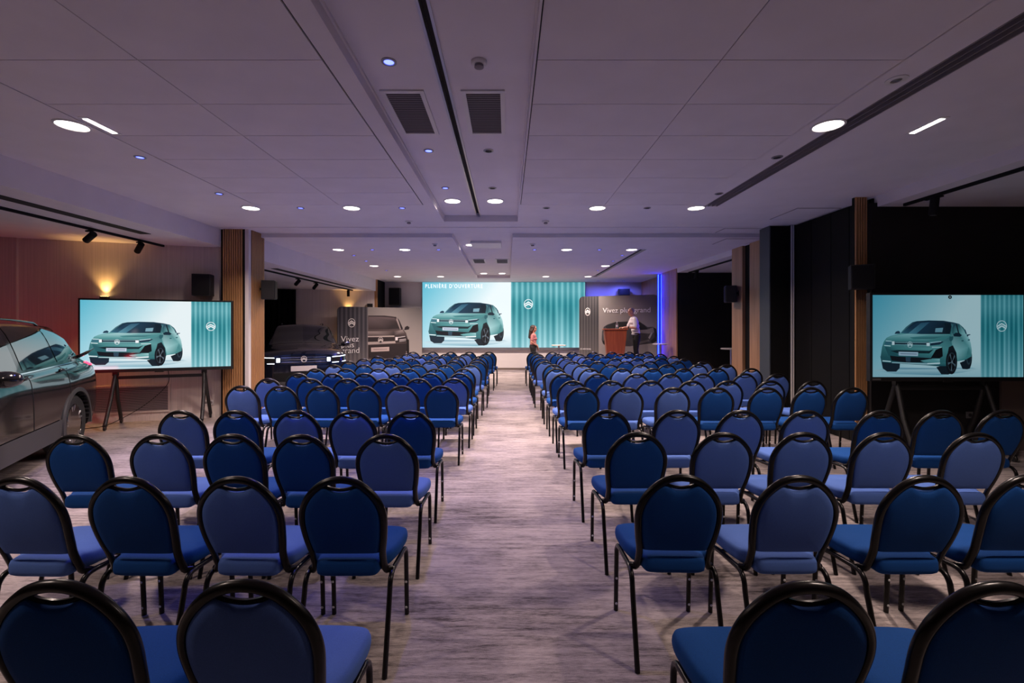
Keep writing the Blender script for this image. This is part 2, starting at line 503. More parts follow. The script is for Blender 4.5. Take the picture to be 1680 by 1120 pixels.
struct('wall_far', B(-4.7, 5.1, 16.75, 16.87, 0, 3.4), M['wall_white'])
MB().box(-4.48, 2.2, 16.73, 16.75, 0, 0.07).build('baseboard_far', M['wall_brown'], bpy.data.objects['wall_far'])

def slat_face(parent, x0, x1, y0, y1, z0, z1, n, axis, d=0.022, fill=0.66):
    """n vertical slats over a face: axis 'y' = face looks to -y at y0 ; 'x' = face looks to +/-x"""
    L = (x1 - x0) if axis == 'y' else (y1 - y0)
    p = L / n
    me = MB().box(-p * fill / 2, p * fill / 2, -d / 2, d / 2, z0, z1).mesh('slat', M['wood_slat'])
    for i in range(n):
        if axis == 'y':
            obj('slat', me, parent, (x0 + p * (i + 0.5), y0 - d / 2, 0))
        else:
            obj('slat', me, parent, (x0, y0 + p * (i + 0.5), 0), PI / 2)
# slatted column on the left, between the two bays
c1 = struct('trim_1', B(-4.99, -4.51, 7.94, 8.42, 0, CZ), M['panel_black'], label='slatted oak column left of the seating')
slat_face(c1, -4.95, -4.60, 7.94, 0, 0.0, CZ, 9, 'y', 0.03, 0.6)
MB().box(-4.595, -4.565, 7.925, 7.94, 0, CZ).build('dark_strip', M['panel_black'], c1)  # dark strip between the slats and the jamb
MB().box(-4.56, -4.495, 7.915, 7.99, 0, CZ).build('metal_jamb', M['wall_white'], c1)
slat_face(c1, -4.50, 0, 8.0, 8.42, 0, CZ, 8, 'x', 0.03, 0.6)
# oak end strip in the far left corner
c2 = struct('trim_2', B(-4.66, -4.50, 15.82, 16.75, 0, C2), M['panel_black'], label='narrow oak strip in the far left corner')
slat_face(c2, -4.66, -4.50, 15.82, 0, 0, C2, 4, 'y', fill=0.8)
# right side
struct('wall_right_bay', B(4.72, 9.1, 5.9, 6.02, 0, 3.2), M['wall_dark'])
struct('wall_right_outer', B(9.0, 9.12, -4, 5.9, 0, 3.2), M['wall_brown'])
MB().bbox(6.38, 8.95, 5.87, 5.9, 0.0, 1.18, 0.004).build('lower_panel', M['wall_brown'], bpy.data.objects['wall_right_bay'])
t = thing('wall_socket', 'grey wall socket low on the black right wall', 'socket', (5.99, 5.9, 0.41))
MB().bbox(-0.045, 0.045, -0.012, 0, 0, 0.085, 0.003).build('plate', M['grey_metal'], t)
MB().lathe([(0.022, 0), (0.022, -0.003), (0.018, -0.004), (0.0001, -0.001)], (0, -0.012, 0.042), 'y', 14).build('socket_well', M['dark_gap'], t, 1)
c3 = struct('trim_3', B(4.56, 4.72, 5.98, 6.02, 0, CZ), M['panel_black'], label='slatted oak column left of the dim wall display')
slat_face(c3, 4.56, 4.72, 5.98, 0, 0, CZ, 5, 'y', fill=0.62)
w = struct('wall_right', B(4.83, 4.95, 6.02, 7.6, 0, CZ), M['wall_dark'])
for y0, y1 in ((6.04, 6.38), (6.39, 6.74), (6.75, 7.17), (7.18, 7.58)):
    MB().bbox(4.80, 4.83, y0, y1, 0.01, CZ - 0.01, 0.004).build('partition_panel', M['panel_black'], w)
c4 = struct('trim_4', B(4.74, 4.83, 7.6, 7.66, 0, CZ), M['panel_black'], label='metal door jamb on the right wall')
MB().box(4.735, 4.752, 7.585, 7.60, 0, CZ).build('jamb_strip', M['wall_white'], c4)
MB().box(4.768, 4.785, 7.585, 7.60, 0, CZ).build('jamb_strip', M['wall_white'], c4)
c5 = struct('trim_5', B(4.43, 4.76, 7.66, 7.95, 0, CZ), M['panel_black'], label='dark stacked partition panel at the right wall')
MB().bbox(4.41, 4.43, 7.65, 7.95, 0.01, CZ, 0.004).build('slate_side', M['panel_slate'], c5)
c6 = struct('wall_right_oak', B(4.80, 4.92, 7.95, 9.6, 0, 3.3), M['panel_black'])
MB().bbox(4.74, 4.80, 7.96, 8.90, 0, C2, 0.004).build('oak_panel', M['wood_panel'], c6)
MB().bbox(4.74, 4.80, 9.17, 9.6, 0, C2, 0.004).build('oak_panel', M['wood_panel'], c6)
struct('wall_right_far_return', B(4.92, 8.1, 9.5, 9.6, 0, 3.2), M['wall_dark'])
struct('wall_right_far_outer', B(8.0, 8.1, 9.6, 12.75, 0, 3.2), M['wall_dark'])
struct('wall_right_far_bay', B(4.80, 8.1, 12.75, 12.87, 0, 3.2), M['wall_dark'])
c7 = struct('wall_right_far_oak', B(4.78, 4.90, 12.87, 14.0, 0, 3.3), M['panel_black'])
MB().bbox(4.74, 4.78, 12.75, 13.32, 0, C2, 0.004).build('oak_panel', M['wood_panel'], c7)
MB().bbox(4.74, 4.78, 13.33, 13.98, 0, C2, 0.004).build('oak_panel', M['wood_panel'], c7)
c8 = struct('wall_right_corner', B(4.98, 5.1, 14.0, 16.75, 0, 3.3), M['panel_black'])
MB().bbox(4.94, 4.98, 14.02, 16.74, 0, C2, 0.004).build('oak_panel', M['wood_panel'], c8)
# two blue light tubes on the end of the oak wall
lt = thing('led_tube_light', 'pair of upright blue light tubes beside the grey banner', 'light', (4.70, 14.06, 0))
MB().box(-0.06, 0.11, 0.0, 0.03, 0.4, 3.2).build('mounting_strip', M['panel_slate'], lt)
for dx in (-0.035, 0.06):
    MB().tube([(dx, -0.02, 0.42), (dx, -0.02, 3.19)], 0.016, 8).build('light_tube', M['led_tube'], lt, 1)
# low stage
st = struct('floor_stage', B(2.2, 4.72, 13.5, 16.7, 0, 0.38), M['wall_brown'])
MB().box(2.2, 4.72, 13.5, 16.7, 0.38, 0.385).build('stage_carpet', M['carpet'], st)

# ------------------------------------------------------------------ ceiling fittings
ORD = ['first', 'second', 'third', 'fourth', 'fifth', 'sixth', 'seventh', 'eighth', 'ninth', 'tenth', 'eleventh', 'twelfth', 'thirteenth', 'fourteenth']
ring_w = MB().lathe([(0.128, 0), (0.128, -0.006), (0.112, -0.010), (0.108, -0.004), (0.108, 0)], n=28).mesh('trim_ring', M['white_plastic'], 40)
lens_w = MB().lathe([(0.0001, -0.006), (0.108, -0.004)], n=28).mesh('lens', M['lens_white'], 1)
def downlight(x, y, z, label, watts=None):
    t = thing('downlight', label, 'ceiling light', (x, y, z), 0, 'white round ceiling downlights')
    obj('trim_ring', ring_w, t); obj('lens', lens_w, t)
    disc('downlight_lamp', t, (0, 0, -0.014), WHITE_W if watts is None else watts, WARM, 0.2)
rows = [(1.15, 'overhead'), (3.83, 'nearest'), (6.50, 'second'), (9.62, 'third'), (12.2, 'fourth'), (14.8, 'far')]
side = {-3.66: 'far left', -2.22: 'inner left', -0.78: 'left recess', -0.17: 'right recess', 1.29: 'inner right', 2.70: 'far right'}
rowtext = {'nearest': 'nearest visible row', 'second': 'second row from the camera', 'third': 'third row from the camera', 'fourth': 'fourth row from the camera', 'far': 'row closest to the big screen', 'behind': 'row behind the camera', 'overhead': 'row above the camera'}
for y, nm in rows:
    for x in sorted(side):
        if nm in ('nearest', 'fourth', 'overhead', 'behind') and side[x] not in ('far left', 'far right'): continue
        if nm == 'third' and side[x] == 'right recess': continue
        rec = 'recess' in side[x]
        z = (RZ if rec else CZ) if y < 8.3 else (R2 if rec else C2)
        xx = x if y < 8 else x * 0.975
        downlight(xx, y, z, 'lit round ceiling downlight, %s position, %s' % (side[x], rowtext[nm]), WHITE_W * {'overhead': 0.65, 'second': 0.95, 'third': 0.88, 'fourth': 0.85, 'far': 0.85}.get(nm, 1.0))
ring_b = MB().lathe([(0.052, 0), (0.052, -0.005), (0.036, -0.008), (0.034, -0.002), (0.034, 0)], n=20).mesh('trim_ring', M['grey_metal'], 40)
lens_b = MB().lathe([(0.0001, -0.004), (0.034, -0.003)], n=20).mesh('lens', M['lens_blue'], 1)
lens_o = MB().lathe([(0.0001, -0.004), (0.034, -0.003)], n=20).mesh('lens', M['lens_off'], 1)
def accent(x, y, z, label, lit=True, w=None, cone=75):
    t = thing('accent_light', label, 'ceiling light', (x, y, z), 0, 'small blue accent lights' if lit else 'small unlit accent lights')
    obj('trim_ring', ring_b, t); obj('lens', lens_b if lit else lens_o, t)
    if lit: spot('accent_lamp', t, (0, 0, -0.02), BLUE_W if w is None else w, BLUE, cone, 0.6 if cone < 100 else 1.0, 0.03 if cone < 100 else 0.12)
for i, y in enumerate((3.08, 4.64, 5.89)):
    accent(-0.80, y, RZ, 'small blue spot in the ceiling recess, %s from the camera' % ORD[i])
    if i: accent(-0.19, y, RZ, 'small unlit spot in the recess, right of the %s blue one' % ORD[i], False)
for i, y in enumerate((4.55, 5.80)):
    accent(-3.67, y, CZ, 'small blue spot at the left panel edge, %s one' % ('nearer' if i == 0 else 'farther'))
    accent(2.70, y, CZ, 'small unlit spot beside the slot diffuser, %s one' % ('nearer' if i == 0 else 'farther'), False)
accent(-2.95, 6.5, CZ, 'small blue spot between the two left downlights of the second row')
accent(-1.50, 6.5, CZ, 'small blue spot left of the recess in the second row')
accent(2.0, 6.5, CZ, 'small unlit spot between the two right downlights of the second row', False)
accent(0.56, 6.5, CZ, 'small unlit spot right of the recess in the second row', False)
for i, y in enumerate((10.4, 11.3, 13.2)):
    accent(-3.50, y, C2, 'tiny blue spot on the far left ceiling line, %s from the camera' % ORD[i])
    accent(2.63, y, C2, 'tiny blue spot on the far right ceiling line, %s from the camera' % ORD[i])
for x, s in ((-2.85, 'between the left pair'), (-1.45, 'left of the recess'), (0.58, 'right of the recess'), (1.95, 'between the right pair')):
    accent(x, 9.62, C2, 'tiny blue spot %s of the third row downlights' % s)
for x, s in ((3.25, 'left'), (4.15, 'right')):  # pair of spots added to spread a blue glow over the far wall
    accent(x, 16.25, C2, 'added blue wash spot above the grey banner, %s of two' % s, True, 150 if s == 'right' else 60, 178)
t = thing('ceiling_speaker', 'round ceiling fitting beside the slot diffuser tinted teal', 'ceiling speaker', (2.67, 3.12, CZ))
MB().lathe([(0.065, 0), (0.065, -0.006), (0.035, -0.009), (0.033, -0.002)], n=24).build('ring', M['white_plastic'], t, 40)
MB().lathe([(0.0001, -0.008), (0.030, -0.005)], n=20).build('grille', M['grey_metal'], t, 1)
# slim linear lights
for x, s in ((-3.43, 'left'), (3.54, 'right')):
    t = thing('linear_light', 'short slim bright recessed light on the %s of the ceiling' % s, 'ceiling light', (x, 3.84, CZ))
    MB().box(-0.035, 0.035, -0.17, 0.17, -0.004, 0.0).build('frame', M['white_plastic'], t)
    MB().box(-0.022, 0.022, -0.14, 0.14, -0.007, -0.004).build('diffuser', M['lens_white'], t)
# smoke detectors
def detector(x, y, z, label):
    t = thing('smoke_detector', label, 'smoke detector', (x, y, z))
    MB().lathe([(0.055, 0), (0.055, -0.012), (0.048, -0.02), (0.030, -0.022)], n=20).build('base', M['white_plastic'], t, 40)
    MB().lathe([(0.030, -0.022), (0.032, -0.040), (0.020, -0.046), (0.0001, -0.047)], n=20).build('sensor', M['vent_slat'], t, 40)
detector(-0.19, 3.08, RZ, 'white smoke detector in the recess, nearest the camera')
detector(-1.58, 7.32, CZ, 'white smoke detector left of the recess end')
detector(0.62, 7.32, CZ, 'white smoke detector right of the recess end')
detector(-1.42, 8.95, C2, 'white smoke detector left of the far recess')
detector(0.50, 8.95, C2, 'white smoke detector right of the far recess')
# air vents in the recess
def vent(x, y, z, w, l, label, n):
    t = thing('air_vent', label, 'air vent', (x, y, z), 0, 'ceiling recess air vents')
    mb = MB(); f = 0.035
    mb.box(-w / 2 - f, w / 2 + f, -l / 2 - f, -l / 2, -0.012, 0).box(-w / 2 - f, w / 2 + f, l / 2, l / 2 + f, -0.012, 0)
    mb.box(-w / 2 - f, -w / 2, -l / 2, l / 2, -0.012, 0).box(w / 2, w / 2 + f, -l / 2, l / 2, -0.012, 0)
    mb.build('frame', M['white_plastic'], t)
    MB().box(-w / 2, w / 2, -l / 2, l / 2, -0.002, 0).build('backing', M['vent_back'], t)
    p = l / n
    me = MB().add([(-w / 2, -p * 0.35, -0.0065), (w / 2, -p * 0.35, -0.0065), (w / 2, p * 0.3, -0.003), (-w / 2, p * 0.3, -0.003),
                   (-w / 2, -p * 0.35, -0.0075), (w / 2, -p * 0.35, -0.0075), (w / 2, p * 0.3, -0.004), (-w / 2, p * 0.3, -0.004)],
                  [(0, 1, 2, 3), (7, 6, 5, 4), (0, 4, 5, 1), (1, 5, 6, 2), (2, 6, 7, 3), (3, 7, 4, 0)]).mesh('vent_slat', M['vent_slat'])
    for i in range(n):
        obj('vent_slat', me, t, (0, -l / 2 + p * (i + 0.5), 0))
vent(-0.80, 3.84, RZ, 0.265, 0.72, 'slatted ceiling vent behind the nearest blue spot', 24)
vent(-0.185, 3.84, RZ, 0.265, 0.72, 'slatted ceiling vent behind the nearest smoke detector', 24)
vent(-0.74, 12.0, R2, 0.28, 0.72, 'left of the two small vents in the far recess', 10)
vent(-0.13, 12.0, R2, 0.28, 0.72, 'right of the two small vents in the far recess', 10)

# ------------------------------------------------------------------ track spots
def track(x, y0, y1, z, heads, label, group):
    t = thing('light_track', label, 'track light', (x, (y0 + y1) / 2, z), 0)
    MB().box(-0.018, 0.018, y0 - (y0 + y1) / 2, y1 - (y0 + y1) / 2, -0.034, 0).build('rail', M['matte_black'], t)
    for i, (hy, yaw, tilt) in enumerate(heads):
        h = thing('track_spot', '%s spotlight head on the %s' % (('only' if len(heads) == 1 else ORD[i]), group), 'spotlight', (x, hy, z - 0.034), yaw, 'track spotlights')
        MB().box(-0.017, 0.017, -0.09, 0.09, -0.018, 0).build('adapter', M['matte_black'], h)
        MB().tube([(0, 0, -0.018), (0, 0, -0.075)], 0.009, 8).build('stem', M['matte_black'], h)
        m4 = Matrix.Translation((0, 0, -0.095)) @ Matrix.Rotation(tilt, 4, 'X')
        MB().lathe([(0.0001, -0.115), (0.040, -0.115), (0.044, -0.110), (0.044, 0.085), (0.038, 0.09), (0.0001, 0.09)], n=18).xf(m4).build('lamp_body', M['matte_black'], h, 40)
        MB().lathe([(0.0001, -0.1155), (0.034, -0.1165)], n=16).xf(m4).build('front_lens', M['grey_metal'], h, 40)
track(-5.88, 0.5, 7.8, 2.99, [(6.42, 1.2, 1.15), (7.28, 1.0, 1.0)], 'black light track on the left bay ceiling', 'left bay track')
track(-5.20, 9.0, 15.3, 2.82, [(11.3, 0.9, 1.1), (12.35, 0.9, 1.0), (14.9, 0.3, 0.2)], 'black light track in the far left bay', 'far left bay track')
track(5.02, 0.5, 5.75, 3.15, [(5.35, 0.2, 0.1)], 'black light track above the right display', 'right bay track')
track(5.03, 9.7, 12.6, 3.10, [(12.1, 0.3, 0.3)], 'black light track in the far right bay', 'far right bay track')

# ------------------------------------------------------------------ wall lamps and loudspeakers
def sconce(Mx, label, w, down=True):
    t = thing('wall_sconce', label, 'wall lamp', Mx.translation, Mx.to_euler().z, 'up and down wall lamps')
    MB().bbox(-0.05, 0.05, -0.10, -0.004, -0.09, 0.09, 0.006).build('housing', M['black_plastic'], t)
    MB().box(-0.04, 0.04, -0.092, -0.02, 0.0905, 0.092).build('lens', M['warm_lens'], t)
    MB().box(-0.04, 0.04, -0.092, -0.02, -0.092, -0.0905).build('lens', M['warm_lens'], t)
    spot('sconce_lamp', t, (0, -0.055, 0.11), w, (1.0, 0.55, 0.16), 88, 1.0, 0.03, (PI, 0, 0))
    if down: spot('sconce_lamp', t, (0, -0.055, -0.11), w * 2.2, (1.0, 0.55, 0.16), 88, 1.0, 0.03)
sconce(WLM(1.69, 2.00), 'black up and down wall lamp above the large left display', 26)
sconce(WFM(0.86, 1.98), 'black wall lamp glowing beside the left banner', 26)
t = thing('wall_box', 'small black wall box above the left banner corner', 'wall box', *(lambda m: (m.translation, m.to_euler().z))(WFM(0.16, 2.28)))
MB().bbox(-0.09, 0.09, -0.12, -0.004, -0.07, 0.10, 0.008).build('housing', M['black_plastic'], t)
MB().bbox(-0.07, 0.07, -0.126, -0.12, -0.05, 0.08, 0.002).build('grille', M['matte_black'], t)
def speaker(loc, rz, w, h, d, label, bracket='back'):
    t = thing('wall_speaker', label, 'loudspeaker', loc, rz, 'black wall loudspeakers')
    MB().bbox(-w / 2, w / 2, -d / 2, d / 2, 0, h, 0.012).build('cabinet', M['black_plastic'], t)
    MB().bbox(-w / 2 + 0.012, w / 2 - 0.012, -d / 2 - 0.008, -d / 2, 0.012, h - 0.012, 0.003).build('grille', M['matte_black'], t)
    MB().tube([(0, d / 2, h * 0.55), (0, d / 2 + 0.045, h * 0.55)], 0.018, 8).build('bracket', M['matte_black'], t)
    MB().bbox(-0.03, 0.03, d / 2 + 0.045, d / 2 + 0.055, h * 0.40, h * 0.70, 0.003).build('wall_plate', M['matte_black'], t)
p = onwall(0.26, 0.17)
speaker((p.x, p.y, 2.12), wang, 0.28, 0.37, 0.22, 'black loudspeaker on the wall above the left display')
speaker((-4.34, 8.30, 2.09), PI / 2 + 0.25, 0.21, 0.34, 0.22, 'black loudspeaker on the side of the left slatted column')
speaker((-4.08, 16.57, 2.37), 0, 0.40, 0.62, 0.25, 'large black loudspeaker in the far left corner')
speaker((4.25, 16.57, 2.72), 0, 0.38, 0.24, 0.24, 'low black loudspeaker high above the grey banner')
speaker((4.60, 9.38, 2.09), -PI / 2 - 0.3, 0.25, 0.34, 0.20, 'black loudspeaker on the far right oak wall')
speaker((4.53, 5.82, 2.07), -0.5, 0.25, 0.31, 0.20, 'black loudspeaker hung on the right slatted column')

# wall grille under the left display, socket, cable
t = thing('wall_grille', 'wide wall vent grille behind the left display stand', 'air vent', *(lambda m: (m.translation, m.to_euler().z))(WLM(1.35, 0.14)))
mb = MB().box(-0.56, 0.56, -0.018, 0, 0, 0.03).box(-0.56, 0.56, -0.018, 0, 0.44, 0.47).box(-0.56, -0.53, -0.018, 0, 0.03, 0.44).box(0.53, 0.56, -0.018, 0, 0.03, 0.44)
mb.build('frame', M['wall_vinyl'], t)
MB().box(-0.53, 0.53, -0.002, 0, 0.03, 0.44).build('backing', M['dark_gap'], t)
me = MB().box(-0.53, 0.53, -0.014, -0.004, -0.009, 0.009).mesh('louvre', M['vent_slat'])
for i in range(15):
    obj('louvre', me, t, (0, 0, 0.045 + i * 0.0272))
t = thing('wall_socket', 'white double wall socket right of the display stand', 'socket', *(lambda m: (m.translation, m.to_euler().z))(WLM(0.22, 0.22)))
MB().bbox(-0.075, 0.075, -0.012, 0, 0, 0.085, 0.003).build('plate', M['white_plastic'], t)
for dx in (-0.036, 0.036):
    MB().lathe([(0.022, 0), (0.022, -0.003), (0.018, -0.004), (0.0001, -0.001)], (dx, -0.012, 0.042), 'y', 14).build('socket_well', M['vent_slat'], t, 1)

# ------------------------------------------------------------------ banquet chairs
# local frame: +y is forward (towards the stage), origin on the floor under the chair
def yb(z):                      # lean of the back
    t = max(0.0, (z - 0.43) / 0.48)
    return -0.095 - 0.135 * t - 0.02 * math.sin(PI * min(t, 1.0))
half = [(0.178, 0.423), (0.168, 0.445), (0.166, 0.48), (0.168, 0.53), (0.177, 0.58), (0.185, 0.64), (0.1895, 0.7), (0.184, 0.75), (0.167, 0.794), (0.144, 0.828), (0.114, 0.859), (0.08, 0.883), (0.04, 0.898), (0.0, 0.9025)]
hp = catmull([(x, yb(z), z) for x, z in half], 4)
fullp = hp + [Vector((-p.x, p.y, p.z)) for p in reversed(hp[:-1])]
fullp = [Vector((0.198, -0.075, 0.418))] + fullp + [Vector((-0.198, -0.075, 0.418))]
CH = {}
CH['back_frame'] = MB().tube(fullp, 0.0172, 10, up=(0, 1, 0), flat=0.74).mesh('back_frame', M['black_metal'], 50)
grip = catmull([(0.105, yb(0.870), 0.870), (0.078, yb(0.876), 0.875), (0.045, yb(0.862), 0.861), (0, yb(0.856), 0.854), (-0.045, yb(0.862), 0.861), (-0.078, yb(0.876), 0.875), (-0.105, yb(0.870), 0.870)], 4)
CH['handle_bar'] = MB().tube(grip, 0.008, 6, up=(0, 1, 0)).mesh('handle_bar', M['black_metal'], 50)
padh = [(0.0, 0.841), (0.0295, 0.844), (0.054, 0.857), (0.0785, 0.866), (0.0982, 0.856), (0.1237, 0.833), (0.1473, 0.802), (0.165, 0.766), (0.1733, 0.72), (0.1738, 0.67), (0.1679, 0.61), (0.1591, 0.56), (0.1532, 0.535), (0.1434, 0.523), (0.0687, 0.521), (0.0, 0.521)]
ph = [(p.x, p.z) for p in catmull([(x, 0, z) for x, z in padh], 3)]
outline = ph + [(-x, z) for x, z in reversed(ph[1:-1])]
def pad_mesh(m):
    mb = MB(); cx, cz = 0.0, 0.69; n = len(outline)
    lev = [(0.0, 1.0), (0.008, 0.995), (0.016, 0.975), (0.022, 0.93), (0.026, 0.80), (0.029, 0.45)]
    for sgn in (-1, 1):
        vs = []
        for off, sc in lev:
            for x, z in outline:
                X = cx + (x - cx) * sc; Z = cz + (z - cz) * sc
                vs.append((X, yb(Z) + sgn * off + 0.004, Z))
        vs.append((cx, yb(cz) + sgn * 0.030 + 0.004, cz))
        fs = []
        for i in range(len(lev) - 1):
            for k in range(n):
                k2 = (k + 1) % n
                f = (i * n + k, i * n + k2, (i + 1) * n + k2, (i + 1) * n + k)
                fs.append(f if sgn < 0 else f[::-1])
        for k in range(n):
            f = ((len(lev) - 1) * n + k, (len(lev) - 1) * n + (k + 1) % n, len(lev) * n)
            fs.append(f if sgn < 0 else f[::-1])
        mb.add(vs, fs)
    return mb.mesh('backrest', m, 1)
seat_h = [(0.0, -0.150), (0.10, -0.150), (0.138, -0.142), (0.150, -0.12), (0.156, -0.085), (0.188, -0.045), (0.208, 0.03), (0.216, 0.12), (0.217, 0.185), (0.204, 0.225), (0.165, 0.243), (0.08, 0.250), (0.0, 0.251)]
sh = [(p.x, p.y) for p in catmull([(x, y, 0) for x, y in seat_h], 3)]
so = sh + [(-x, y) for x, y in reversed(sh[1:-1])]
def seat_mesh(m):
    mb = MB(); n = len(so); cy = 0.05
    lev = [(0.0, 0.426), (0.6, 0.424), (0.93, 0.426), (0.985, 0.436), (1.0, 0.452), (0.995, 0.470), (0.97, 0.485), (0.90, 0.494), (0.7, 0.500), (0.35, 0.503), (0.0, 0.504)]
    vs = []
    for sc, z in lev:
        for x, y in so:
            s2 = max(sc, 0.002)
            drop = -0.012 * max(0, (-(y) - 0.02) / 0.13) if z < 0.46 else 0.0
            vs.append((x * s2, cy + (y - cy) * s2, z + drop))
    fs = []
    for i in range(len(lev) - 1):
        for k in range(n):
            k2 = (k + 1) % n
            fs.append((i * n + k2, i * n + k, (i + 1) * n + k, (i + 1) * n + k2)[::-1])
    mb.add(vs, fs)
    me = mb.mesh('seat', m, 1)
    bm = bmesh.new(); bm.from_mesh(me); bmesh.ops.recalc_face_normals(bm, faces=bm.faces); bm.to_mesh(me); bm.free()
    return me
for k, m in (('D', M['seat_dark']), ('L', M['seat_light'])):
    CH['pad' + k] = pad_mesh(m); CH['seat' + k] = seat_mesh(m)
LX = 0.202
for s, nm in ((1, 'R'), (-1, 'L')):
    CH['rear' + nm] = MB().tube(catmull([(s * LX, -0.045, 0.412), (s * LX, -0.095, 0.408), (s * LX, -0.128, 0.375), (s * LX, -0.146, 0.30), (s * LX, -0.23, 0.0)], 4), 0.0125, 8).mesh('leg', M['black_metal'], 50)
    CH['front' + nm] = MB().tube(catmull([(s * LX, 0.13, 0.396), (s * LX, 0.185, 0.388), (s * LX, 0.214, 0.355), (s * LX, 0.222, 0.28), (s * LX, 0.236, 0.0)], 4), 0.0125, 8).mesh('leg', M['black_metal'], 50)
mb = MB()
for s in (1, -1):
    mb.tube([(s * LX, -0.06, 0.413), (s * LX, 0.14, 0.397)], 0.0125, 8)
mb.tube([(-LX, 0.12, 0.40), (LX, 0.12, 0.40)], 0.010, 6)
mb.tube([(-LX, -0.05, 0.411), (LX, -0.05, 0.411)], 0.010, 6)
CH['seat_frame'] = mb.mesh('seat_frame', M['black_metal'], 50)
CH['bolt'] = MB().lathe([(0.0001, -0.003), (0.006, -0.002), (0.007, 0.0)], (0, 0, 0), 'y', 10).mesh('bolt', M['bolt'], 1)

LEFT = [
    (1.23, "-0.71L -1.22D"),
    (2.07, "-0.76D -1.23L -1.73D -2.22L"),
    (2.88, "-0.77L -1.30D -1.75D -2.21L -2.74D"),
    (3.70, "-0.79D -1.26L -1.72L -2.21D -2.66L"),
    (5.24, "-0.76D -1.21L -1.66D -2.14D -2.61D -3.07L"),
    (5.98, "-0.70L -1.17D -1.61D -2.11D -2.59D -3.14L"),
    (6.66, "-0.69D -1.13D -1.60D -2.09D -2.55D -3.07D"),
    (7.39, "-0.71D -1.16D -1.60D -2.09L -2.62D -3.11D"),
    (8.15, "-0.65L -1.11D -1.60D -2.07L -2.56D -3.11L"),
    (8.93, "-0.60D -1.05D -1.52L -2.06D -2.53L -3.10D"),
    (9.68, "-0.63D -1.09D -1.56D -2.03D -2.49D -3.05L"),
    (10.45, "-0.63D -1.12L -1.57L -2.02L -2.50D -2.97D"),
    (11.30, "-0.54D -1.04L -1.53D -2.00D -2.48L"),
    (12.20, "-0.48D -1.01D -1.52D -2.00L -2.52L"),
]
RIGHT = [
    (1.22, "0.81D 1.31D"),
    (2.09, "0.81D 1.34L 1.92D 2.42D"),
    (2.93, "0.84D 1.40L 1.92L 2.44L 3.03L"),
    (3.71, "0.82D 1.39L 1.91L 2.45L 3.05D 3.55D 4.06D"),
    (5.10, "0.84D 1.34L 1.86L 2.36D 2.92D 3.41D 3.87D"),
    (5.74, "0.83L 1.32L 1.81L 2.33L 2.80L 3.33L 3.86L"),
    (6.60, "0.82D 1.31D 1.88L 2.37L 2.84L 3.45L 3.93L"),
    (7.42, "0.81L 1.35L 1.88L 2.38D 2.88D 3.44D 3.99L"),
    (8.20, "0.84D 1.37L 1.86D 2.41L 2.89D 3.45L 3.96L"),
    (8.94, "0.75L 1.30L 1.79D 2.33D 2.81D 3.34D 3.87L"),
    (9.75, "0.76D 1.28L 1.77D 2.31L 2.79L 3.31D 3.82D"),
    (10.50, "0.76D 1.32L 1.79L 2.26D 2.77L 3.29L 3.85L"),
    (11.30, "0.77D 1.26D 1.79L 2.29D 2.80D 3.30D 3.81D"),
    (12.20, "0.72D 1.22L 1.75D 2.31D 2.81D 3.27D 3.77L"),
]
def chair(x, y, rz, kind, label, group, bolts):
    t = thing('banquet_chair', label, 'chair', (x, y, 0), rz, group)
    obj('seat', CH['seat' + kind], t)
    obj('backrest', CH['pad' + kind], t)
    f = obj('back_frame', CH['back_frame'], t)
    obj('handle_bar', CH['handle_bar'], f)
    obj('seat_frame', CH['seat_frame'], t)
    for q in ('rearL', 'rearR', 'frontL', 'frontR'):
        l = obj('leg', CH[q], t)
        if bolts and q[0] == 'f':
            for z in (0.045, 0.19):
                obj('bolt', CH['bolt'], l, (LX if q[-1] == 'R' else -LX, 0.2095 + (0.28 - z) * 0.05, z))
    return t
for blk, tab, word in (('left', LEFT, 'left'), ('right', RIGHT, 'right')):
    for r, (y, s) in enumerate(tab):
        for c, e in enumerate(s.split()):
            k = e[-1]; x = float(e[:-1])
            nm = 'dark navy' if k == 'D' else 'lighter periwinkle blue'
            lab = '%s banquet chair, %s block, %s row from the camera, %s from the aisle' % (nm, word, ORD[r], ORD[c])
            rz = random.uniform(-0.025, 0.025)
            chair(x, y + 0.23 + random.uniform(-0.008, 0.008), rz, k, lab, 'banquet chairs of the %s block' % word, r < 5)

